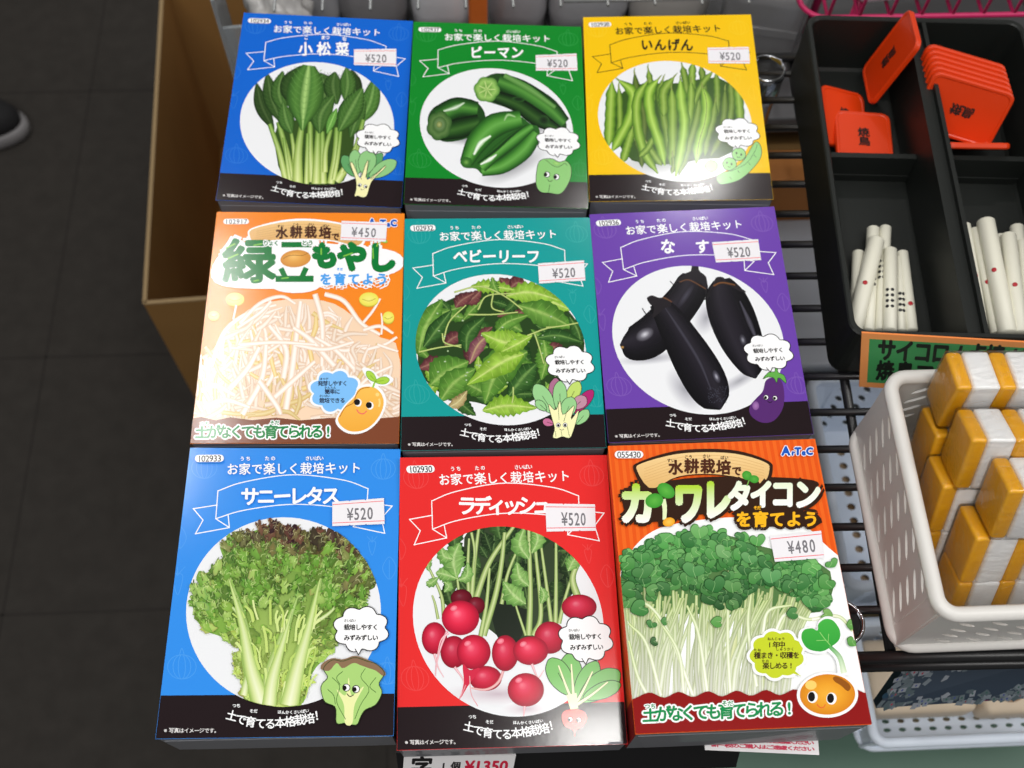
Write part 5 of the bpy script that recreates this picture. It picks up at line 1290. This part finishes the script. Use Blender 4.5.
def basket(name, loc, w, l, h, taper, mt, label, cat, rz=0., nx=(6, 8), ny=4, rim=.0042, floor_n=(8, 6), slant=.25, gap=0.):
    root = empty(name, loc, rz, label, cat)
    b = [(-w / 2 + taper, -l / 2 + taper), (w / 2 - taper, -l / 2 + taper), (w / 2 - taper, l / 2 - taper), (-w / 2 + taper, l / 2 - taper)]
    t = [(-w / 2, -l / 2), (w / 2, -l / 2), (w / 2, l / 2), (-w / 2, l / 2)]
    for i in range(4):
        j = (i + 1) % 4; p0 = Vector((*b[i], .001)); pu = Vector((*b[j], .001)) - p0; pv = Vector((*t[i], h)) - p0
        # trapezoid wall, kept as a parallelogram between the corners; the rim hides the difference
        panel('side_panel' if i % 2 else 'end_panel', p0 - pu.normalized() * taper * .5, pu * ((pu.length + taper) / pu.length), pv + pu.normalized() * taper * .5, nx[1] if i % 2 == 0 else nx[0], ny, .30, .78, mt, root, slant=slant)
    panel('bottom_panel', (b[0][0], b[0][1], .002), (b[1][0] - b[0][0], 0, 0), (0, b[2][1] - b[1][1], 0), floor_n[0], floor_n[1], .5, .5, mt, root)
    bm = bmesh.new(); lp = [Vector((x, y, h)) for x, y in rrect(w + .002, l + .002, .010, 6)]
    tube(bm, lp + [lp[0], lp[1]], rim, 10, False); obj('rim', bm, mt, root, True)
    bm = bmesh.new(); lp = [Vector((x, y, .0035)) for x, y in rrect(w - 2 * taper + .004, l - 2 * taper + .004, .012, 6)]
    tube(bm, lp + [lp[0], lp[1]], .0032, 10, False); obj('foot_rim', bm, mt, root, True)
    return root


WPL = mat('white translucent plastic', (218, 216, 212), .4, spec=.5, coat=.1)
BPL = mat('pale blue plastic', (228, 238, 252), .4, spec=.5)
BKX, BKY = .3215, .2045
basket('plastic_basket', (BKX, BKY, ZB), .172, .134, .075, .001, WPL, 'white slotted plastic basket on the wire shelf full of yellow and white tile packs', 'basket', nx=(5, 8), ny=5, slant=-.30)

# mahjong tile packs in the basket
YEL = mat('amber yellow plastic', (232, 168, 24), .3, spec=.5, coat=.3)
IVO = mat('white tile plastic', (236, 236, 236), .3, spec=.5, coat=.3)
FILM = bpy.data.materials.new('clear shrink film'); FILM.use_nodes = True
nt = FILM.node_tree; nt.nodes.clear()
o_ = nt.nodes.new('ShaderNodeOutputMaterial'); mx = nt.nodes.new('ShaderNodeMixShader'); tr_ = nt.nodes.new('ShaderNodeBsdfTransparent'); gl = nt.nodes.new('ShaderNodeBsdfGlossy'); fr = nt.nodes.new('ShaderNodeFresnel')
gl.inputs['Roughness'].default_value = .12; fr.inputs['IOR'].default_value = 1.5
nz = nt.nodes.new('ShaderNodeTexNoise'); nz.inputs['Scale'].default_value = 130; nz.inputs['Distortion'].default_value = 2.5; bp = nt.nodes.new('ShaderNodeBump'); bp.inputs['Strength'].default_value = .9; bp.inputs['Distance'].default_value = .002
tc = nt.nodes.new('ShaderNodeTexCoord'); mp = nt.nodes.new('ShaderNodeMapping'); mp.inputs['Scale'].default_value = (.35, 1, 1)
nt.links.new(tc.outputs['Object'], mp.inputs[0]); nt.links.new(mp.outputs[0], nz.inputs['Vector']); nt.links.new(nz.outputs['Fac'], bp.inputs['Height']); nt.links.new(bp.outputs['Normal'], gl.inputs['Normal']); nt.links.new(bp.outputs['Normal'], fr.inputs['Normal'])
mu = nt.nodes.new('ShaderNodeMath'); mu.operation = 'MULTIPLY'; mu.inputs[1].default_value = .6; nt.links.new(fr.outputs[0], mu.inputs[0]); nt.links.new(mu.outputs[0], mx.inputs[0]); nt.links.new(tr_.outputs[0], mx.inputs[1]); nt.links.new(gl.outputs[0], mx.inputs[2]); nt.links.new(mx.outputs[0], o_.inputs[0])


def pack(tfl, nt_, rows, label, th=24., rz=0., face=None, hgt=.036, dep=.0257, ty=.0088, tw=.0148):
    """a film-wrapped row of tiles leaning back by th degrees; tfl is its upper front left corner"""
    R = Matrix.Rotation(rz, 3, 'Z') @ Matrix.Rotation(math.radians(-th), 3, 'X'); H_ = rows * hgt
    root = empty('mahjong_tile_pack', tfl - R @ Vector((0, 0, H_)), 0, label, 'tile pack', 'wrapped mahjong tile packs')
    tt = ty + tw
    for r in range(rows):
        for i in range(nt_):
            bm = bmesh.new(); bx(bm, R @ Vector((i * tt + ty + tw / 2, dep / 2, (r + .5) * hgt)), (tw - .0002, dep, hgt - .0003), R, bevel=.0018); t_ = obj('mahjong_tile', bm, IVO, root, True)
            bm = bmesh.new(); bx(bm, R @ Vector((i * tt + ty / 2, dep / 2, (r + .5) * hgt)), (ty, dep, hgt - .0003), R, bevel=.0024); obj('tile_back', bm, YEL, t_, True)
            if face and (r, i) == face:
                for q, (dx, dz) in enumerate(((-.0035, .006), (-.0035, -.004), (.0035, .006), (.0035, -.004))):
                    bm = bmesh.new(); c = Vector((i * tt + ty + tw / 2 + dx, -.0001, (r + .5) * hgt + dz))
                    for k, (ri, ro) in enumerate(((.0018, .0028), (.0004, .0012))):
                        R0 = [R @ (c + Vector((ro * math.cos(w_), 0, ro * math.sin(w_)))) for w_ in np.linspace(0, 6.2832, 16, endpoint=False)]; R1 = [R @ (c + Vector((ri * math.cos(w_), -.0002, ri * math.sin(w_)))) for w_ in np.linspace(0, 6.2832, 16, endpoint=False)]
                        loft(bm, [R0, R1], False, False)
                    obj('ring_mark', bm, mat('dark blue ink', (44, 52, 84), .5), t_)
    bm = bmesh.new(); w_ = nt_ * tt; bx(bm, R @ Vector((w_ / 2, dep / 2, H_ / 2)), (w_ + .001, dep + .001, H_ + .001), R, bevel=.0016)
    obj('shrink_film', bm, FILM, root, True)
    return root


zl_, zu_ = ZB + .0800, ZB + .1130
pack(at(937, 436, zl_), 4, 2, 'yellow and white tile pack low at the back left of the white basket')
pack(at(944, 487, zl_), 4, 2, 'yellow and white tile pack low in the middle left of the white basket')
pack(at(977, 539, zl_), 4, 2, 'yellow and white two-tier tile pack at the front of the white basket', face=(1, 1))
pack(at(958, 388, zu_), 4, 1, 'rearmost tile pack on top of the pile, in front of the green sign', 12, -.03)
pack(at(973, 440, zu_), 4, 1, 'tile pack in the middle of the top layer of the pile', 24, -.03)
pack(at(1010, 491, zu_), 3, 1, 'frontmost tile pack of the top layer, toward the right edge', 24, -.03)

# ------------------------------------------------------------------ things on the lower level
ZL = .4075
def sup(x, y, z): return (x, y, z)


# pale blue basket at the front right, standing on a carton
q0 = at(876, 742, .545); lw, ll, lh = .22, .092, .05
CARD2 = mat('kraft carton', (168, 142, 110), .8, vary=.08)


def plain_carton(name, c, s, label, lid=True):
    root = empty(name, c, 0, label, 'carton'); bm = bmesh.new(); bx(bm, (0, 0, s[2] / 2), s, bevel=.0015); obj('carton_body', bm, CARD2, root)
    bm = bmesh.new(); bx(bm, (0, 0, s[2] + .0003), (s[0] * .98, .03, .0006)); obj('tape', bm, mat('packing tape', (120, 92, 56), .3), root)
    return root


bc = (q0.x + lw / 2, q0.y + ll / 2)
plain_carton('carton', (bc[0] + .03, bc[1] + .01, ZL - .0005), (.14, .05, .545 - lh - ZL - .0005), 'kraft carton under the pale blue basket on the lower shelf')
basket('storage_basket', (bc[0], bc[1], .545 - lh), lw, ll, lh, .004, BPL, 'pale blue perforated basket on the lower shelf at bottom right', 'basket', nx=(6, 9), ny=3, slant=.1, floor_n=(14, 10))
BEI = mat('beige painted wood', (214, 196, 172), .5, spec=.4)
INC = mat('engraved brown line', (150, 116, 86), .6)
for i, (dx, dy, ln, lb) in enumerate(((.008, .009, .085, 'plain beige block at the left inside the pale blue basket'), (.098, .006, .10, 'beige block with engraved round marks inside the pale blue basket'))):
    root = empty('beige_block', (q0.x + dx, q0.y + dy + .012, .545 - lh + .0045), 0, lb, 'block', 'beige blocks in the pale blue basket')
    bm = bmesh.new(); bx(bm, (ln / 2, .032, .016), (ln, .060, .032), bevel=.006); obj('block_body', bm, BEI, root, True)
    if i:
        for cx in (.022, .05, .078):
            bm = bmesh.new(); tube(bm, [(cx + .011 * math.cos(t), .02 + .009 * math.sin(t), .0322) for t in np.linspace(0, 6.2832, 22)], .0011, 6); obj('round_mark', bm, INC, root, True)
            bm = bmesh.new(); tube(bm, [(cx + .004 * math.cos(t), .02 + .0035 * math.sin(t), .0322) for t in np.linspace(0, 6.2832, 14)], .001, 6); obj('inner_mark', bm, INC, root, True)

# second basket below the gap between the boxes and the white basket
q1 = at(848, 585, .60); q2 = at(848, 380, .60)
lw2, ll2 = .20, (q2.y - q1.y)
bc = (q1.x + lw2 / 2, (q1.y + q2.y) / 2)
plain_carton('carton', (bc[0], bc[1], ZL - .0005), (.17, ll2 - .03, .60 - .09 - ZL - .0005), 'kraft carton under the perforated basket beneath the wire shelf')
basket('storage_basket', (bc[0], bc[1], .60 - .09), lw2, ll2, .09, .008, BPL, 'pale perforated basket seen through the wires below the white basket', 'basket', nx=(8, 8), ny=5, slant=.15, floor_n=(10, 10))
# brown carton and grey bin under the wires further back
p = at(836, 470, .55); plain_carton('carton', (p.x - .052, p.y - .02, ZL - .0005), (.05, .14, .15), 'narrow kraft carton standing under the wires beside the posts')
p = at(776, 140, .62); root = empty('orange_brown_box', (p.x + .0, p.y, ZL - .0005), 0, 'orange-brown carton under the wires behind the yellow kit box', 'carton')
bm = bmesh.new(); bx(bm, (.02, 0, .105), (.10, .09, .21), bevel=.002); obj('carton_body', bm, mat('orange kraft', (176, 112, 52), .7), root); bm = bmesh.new(); bx(bm, (.02, 0, .2103), (.098, .02, .0006)); obj('tape', bm, mat('packing tape', (120, 92, 56), .3), root)
p = at(798, 290, .56); root = empty('grey_storage_bin', (p.x, p.y, ZL - .0005), 0, 'grey lidded bin under the wires between the kits and the tray', 'bin')
bm = bmesh.new(); bx(bm, (.02, 0, .07), (.14, .15, .14), bevel=.006); obj('bin_body', bm, mat('grey plastic', (120, 124, 130), .5), root); bm = bmesh.new(); bx(bm, (.02, 0, .1465), (.15, .16, .013), bevel=.004); obj('bin_lid', bm, mat('light grey plastic', (164, 168, 176), .45), root)

# patterned flat package hanging under the front rail
m0, m1, m2, m3 = at(916, 652, .768), at(1080, 650, .768), at(1080, 695, .725), at(876, 708, .725)
root = empty('patterned_package', m3, 0, 'dark flat package with a scattered tile pattern hanging below the white basket', 'package')
bm = bmesh.new(); q = [v_ - m3 for v_ in (m0, m1, m2, m3)]; nn = (q[3] - q[0]).cross(q[1] - q[0]).normalized()
loft(bm, [[p - nn * .006 for p in q], q]); obj('package_body', bm, mat('dark teal film', (30, 44, 52), .3), root)
Hq = homog([(0, 0), (1, 0), (1, 1), (0, 1)], [(0, 0), (1, 0), (1, 1), (0, 1)])
qa = [np.array(v_) for v_ in q]
cv = Canvas(lambda V: ((1 - V[:, :1]) * (1 - V[:, 1:2]) * qa[0] + V[:, :1] * (1 - V[:, 1:2]) * qa[1] + V[:, :1] * V[:, 1:2] * qa[2] + (1 - V[:, :1]) * V[:, 1:2] * qa[3]) + V[:, 2:3] * np.array(nn), INK)
cv.z = .0001
cv.poly([(0, 0), (1, 0), (1, 1), (0, 1)], (50, 62, 76)); rg = random.Random(9)
cv.blob((.5, .5), .34, .42, [(36, 96, 108), (40, 82, 94), (46, 60, 74)], n=30)
for i in range(90): cv.blob((rg.random(), rg.random()), .02, .06, [rg.choice(((92, 40, 74), (30, 60, 80), (60, 36, 66), (28, 70, 60)))], n=8)
for i in range(420):
    x, y = rg.random(), rg.random()
    if ((x - .52) / .2) ** 2 + ((y - .48) / .3) ** 2 < 1 and rg.random() < .9: continue
    a_t = rg.uniform(0, 3.1); c, s = math.cos(a_t), math.sin(a_t); aw, ah = .013, .019
    Q = [(x + (u_ * aw * c - v_ * ah * s), y + (u_ * aw * s + v_ * ah * c) * 3.2) for u_, v_ in ((-1, -1), (1, -1), (1, 1), (-1, 1))]
    cv.poly(Q, rg.choice(((112, 122, 130), (92, 104, 110), (76, 90, 96), (132, 138, 146)))); cv.blob((x, y), .005, .022, [rg.choice(((150, 50, 70), (50, 90, 80), (60, 70, 130)))], n=8)
cv.flush('printed_face', root)
for hx in (.25, .8):
    bm = bmesh.new(); pt = q[0] * (1 - hx) + q[1] * hx; tube(bm, [pt + Vector((0, .001, -.002)), pt + Vector((0, .004, .008)), pt + Vector((0, .008, .0285))], .0012, 6); obj('hang_loop', bm, BLK, root, True)

# price rail and cards in front of the display board
r0, r1, r2 = at(396, 753, .789), at(745, 753, .789), at(396, 780, .762)
root = empty('price_rail', (r0.x, r0.y, r0.z), 0, 'black label rail along the front edge below the kit boxes', 'rail')
Lr = (r1 - r0).length; dn = Vector((0, r2.y - r0.y, r2.z - r0.z)); nr = Vector((0, dn.z, -dn.y)).normalized()
if nr.z < 0: nr = -nr
bm = bmesh.new(); sec = [Vector((0, .010, .001)), Vector((0, 0, 0)), dn, dn - nr * .005, -nr * .005 + Vector((0, .006, -.001)), Vector((0, .010, -.004))]
loft(bm, [[p + Vector((x, 0, 0)) for p in sec] for x in (0, Lr)]); obj('rail_body', bm, mat('black rail plastic', (20, 20, 22), .45, spec=.3), root)
bm = bmesh.new(); tube(bm, [dn - nr * .002, dn - nr * .002 + Vector((Lr, 0, 0))], .0026, 8); obj('rail_lip', bm, mat('black rail plastic', (20, 20, 22), .45, spec=.3), root, True)


def card(c0, c1, drop, label, draw, back=(236, 234, 236)):
    pu = c1 - c0; pv = Vector(drop); root = empty('price_card', c0, 0, label, 'card')
    slab('card', (0, 0, 0), pu, pv, .0008, mat('white card', back, .6), root)
    cv, n = plane_canvas((0, 0, 0), pu, pv, PAPER); cv.z = .00006; draw(cv); cv.flush('card_lettering', root); return root


def draw1(cv):
    cv.H = np.diag([1 / 110., 1 / 26., 1.])
    cv.text('字', 18, 18, 11, 22, (24, 22, 24), bold=.8); cv.text('1個', 40, 52, 11, 10, (40, 38, 40), bold=.4); cv.text('¥1350', 66, 100, 11, 15, (206, 30, 66), bold=.6, sx=1.1)


def draw2(cv):
    cv.H = np.diag([1 / 112., 1 / 30., 1.])
    cv.text('新一枚のご購入はご遠慮ください', 10, 104, 20, 8, (206, 60, 90), bold=.35)
    cv.text('新一枚のご購入はご遠慮ください', 24, 104, 9, 8, (206, 60, 90), bold=.35)


k0, k1 = at(404, 756, .7905), at(516, 755, .7905)
card(k0, k1, at(402, 781, .7665) - k0, 'white price card with a red price of 1350 below the red kit box', draw1)
k0, k1 = at(704, 733, .797), at(818, 738, .797)
card(k0, k1, at(705, 750, .794) - k0, 'white notice card with small red lettering below the orange-red kit box', draw2)

# ------------------------------------------------------------------ behind the boxes
GW = mat('grey white wire', (150, 152, 152), .4, metal=.3)
root = empty('wire_grid', (.05, .665, ZB - .01), 0, 'pale wire grid shelf behind the back row of kit boxes', 'grid')
for y, xa in ((-.012, .03), (.0, .03), (.06, -.2), (.185, -.2)): bm = bmesh.new(); tube(bm, [(xa, y, 0), (.19, y, 0)], .0018, 8); obj('grid_wire', bm, GW, root, True)
for x in np.arange(-.195, .19, .037): bm = bmesh.new(); tube(bm, [(x, -.02, .002), (x, .19, .002)], .0013, 6); obj('grid_wire', bm, GW, root, True)
for sx in (-.195, .185): bm = bmesh.new(); tube(bm, [(sx, .185, -.002), (sx, .185, -.1285)], .005, 10); obj('grid_leg', bm, GW, root, True)
BAG = [(160, 160, 164), (180, 178, 180), (126, 124, 126), (200, 200, 204), (172, 168, 164), (154, 152, 156), (180, 178, 178)]
for i, (px, wv_, c, lb) in enumerate(((306, .06, 0, 'dark grey pouch behind the blue kit box'), (372, .06, 2, 'charcoal pouch behind the blue kit box, next to the grid wires'), (440, .05, 3, 'light grey pouch behind the gap of blue and green boxes'), (520, .05, 5, 'grey pouch behind the green kit box'), (590, .07, 0, 'grey pouch behind the gap of green and yellow boxes'), (672, .07, 4, 'warm grey pouch behind the yellow kit box'))):
    p = at(px, 4, .70); root = empty('foil_pouch', (p.x, p.y + .025, .66), rng.uniform(-.1, .1), lb, 'pouch', 'pouches behind the back row')
    bm = bmesh.new(); lpz = lambda k, z, d_: [(wv_ * k * x_, d_ * y_, z) for x_, y_ in rrect(1, 1, .3)]
    loft(bm, [lpz(1, 0, .05), lpz(1.06, .03, .06), lpz(1, .07, .045), lpz(.98, .09, .01), lpz(.98, .102, .003)]); obj('pouch_body', bm, mat('foil pouch %d' % c, BAG[c], .35, metal=.2, bump=.8, bscale=60), root, True)
    bm = bmesh.new(); bx(bm, (0, 0, .1015), (wv_ * .98, .0035, .006)); obj('sealed_edge', bm, mat('foil pouch %d' % c, BAG[c], .35, metal=.2), root)
p = at(478, 8, .74); root = empty('orange_packet', (p.x, p.y + .01, .66), 0, 'orange packet behind the green kit box', 'packet')
bm = bmesh.new(); bx(bm, (0, 0, .05), (.016, .03, .1), bevel=.003); obj('packet_body', bm, mat('orange packet', (206, 104, 40), .4), root); bm = bmesh.new(); bx(bm, (0, 0, .102), (.015, .002, .006)); obj('sealed_edge', bm, mat('orange packet', (206, 104, 40), .4), root)
root = empty('stock_shelf', (.12, .74, .64), 0, 'grey stock shelf behind the back row', 'shelf')
bm = bmesh.new(); bx(bm, (.065, .02, .01), (.70, .24, .02), bevel=.002); obj('shelf_board', bm, mat('grey steel board', (84, 84, 86), .5), root)
for sx in (-.265, .395): bm = bmesh.new(); bx(bm, (sx, .1, -.32), (.03, .03, .64)); obj('shelf_leg', bm, mat('grey steel board', (84, 84, 86), .5), root)
# silver sheet package right behind the yellow box, against the tray
p = at(775, 40, .70); root = empty('silver_package', (p.x - .004, p.y + .04, .66), -.2, 'silver wrapped package behind the yellow kit box and the chrome post', 'package')
bm = bmesh.new(); bx(bm, (0, 0, .04), (.07, .06, .08), bevel=.012); obj('package_body', bm, mat('silver wrap', (150, 150, 152), .28, metal=.4, bump=.8, bscale=40), root, True); bm = bmesh.new(); bx(bm, (0, -.0305, .04), (.06, .002, .008)); obj('seam', bm, mat('silver wrap', (150, 150, 152), .28), root)
# magenta wire basket beyond the tray
MG = mat('magenta coated wire', (190, 30, 92), .4)
root = empty('magenta_wire_basket', (.44, .70, ZB - .02), 0, 'magenta wire basket behind the black tray', 'basket')
for k_, z in enumerate((0, .03, .06)):
    bm = bmesh.new(); lp = [Vector((x, y, z)) for x, y in rrect(.34, .12, .02)]; tube(bm, lp + [lp[0], lp[1]], .0022, 8, False); obj('hoop_wire', bm, MG, root, True)
for x in np.arange(-.15, .16, .025):
    bm = bmesh.new(); tube(bm, [(x, -.06, .06), (x, -.06, 0), (x, .06, 0), (x, .06, .06)], .0015, 6); obj('mesh_wire', bm, MG, root, True)
for x in (-.12, .12):
    for y in (-.04, .04):
        bm = bmesh.new(); tube(bm, [(x, y, 0), (x, y, -.119)], .004, 8); obj('stand_leg', bm, MG, root, True)
bm = bmesh.new()
root = empty('white_packet', (.44, .70, ZB - .017), .1, 'white packet lying in the magenta wire basket', 'packet')
bx(bm, (0, 0, .012), (.26, .08, .022), bevel=.006); obj('packet_body', bm, mat('white packet film', (206, 200, 208), .35, bump=.5, bscale=50), root, True)
bm = bmesh.new(); bx(bm, (.132, 0, .012), (.01, .07, .002)); obj('sealed_edge', bm, mat('white packet film', (206, 200, 208), .35), root)
# clear acrylic holder at the corner of the blue box
ACR = mat('clear acrylic', (200, 206, 210), .15, spec=.6, trans=.7)
p = at(215, 6, .79); root = empty('acrylic_holder', (p.x, p.y, .66), .1, 'clear acrylic holder at the top left corner of the blue kit box', 'holder')
bm = bmesh.new(); bx(bm, (0, .02, .075), (.003, .05, .13)); obj('side_plate', bm, ACR, root); bm = bmesh.new(); bx(bm, (.0105, -.003, .06), (.018, .003, .10)); obj('front_plate', bm, ACR, root); bm = bmesh.new(); bx(bm, (.0105, .02, .005), (.022, .05, .008)); obj('base_plate', bm, ACR, root)
p = at(245, 6, .76); root = empty('crumpled_bag', (p.x + .022, p.y + .018, .66), 0, 'crumpled clear bag beside the acrylic holder', 'bag')
bm = bmesh.new(); bmesh.ops.create_icosphere(bm, subdivisions=4, radius=1)
for v in bm.verts:
    q_ = v.co.copy(); f_ = 1 + .22 * math.sin(q_.x * 7 + q_.z * 5) * math.cos(q_.y * 6 + q_.x * 3) + .1 * math.sin(q_.z * 13 + q_.y * 11); v.co = Vector((q_.x * .028 * f_, q_.y * .03 * f_, .055 + q_.z * .052 * f_))
obj('bag_body', bm, mat('pale bag film', (178, 176, 174), .3, bump=.5, bscale=80), root, True)
bm = bmesh.new(); tube(bm, [(0, 0, .10), (.004, 0, .115), (.01, 0, .12)], [.008, .004, .009], 8); obj('bag_neck', bm, mat('pale bag film', (178, 176, 174), .3), root, True)
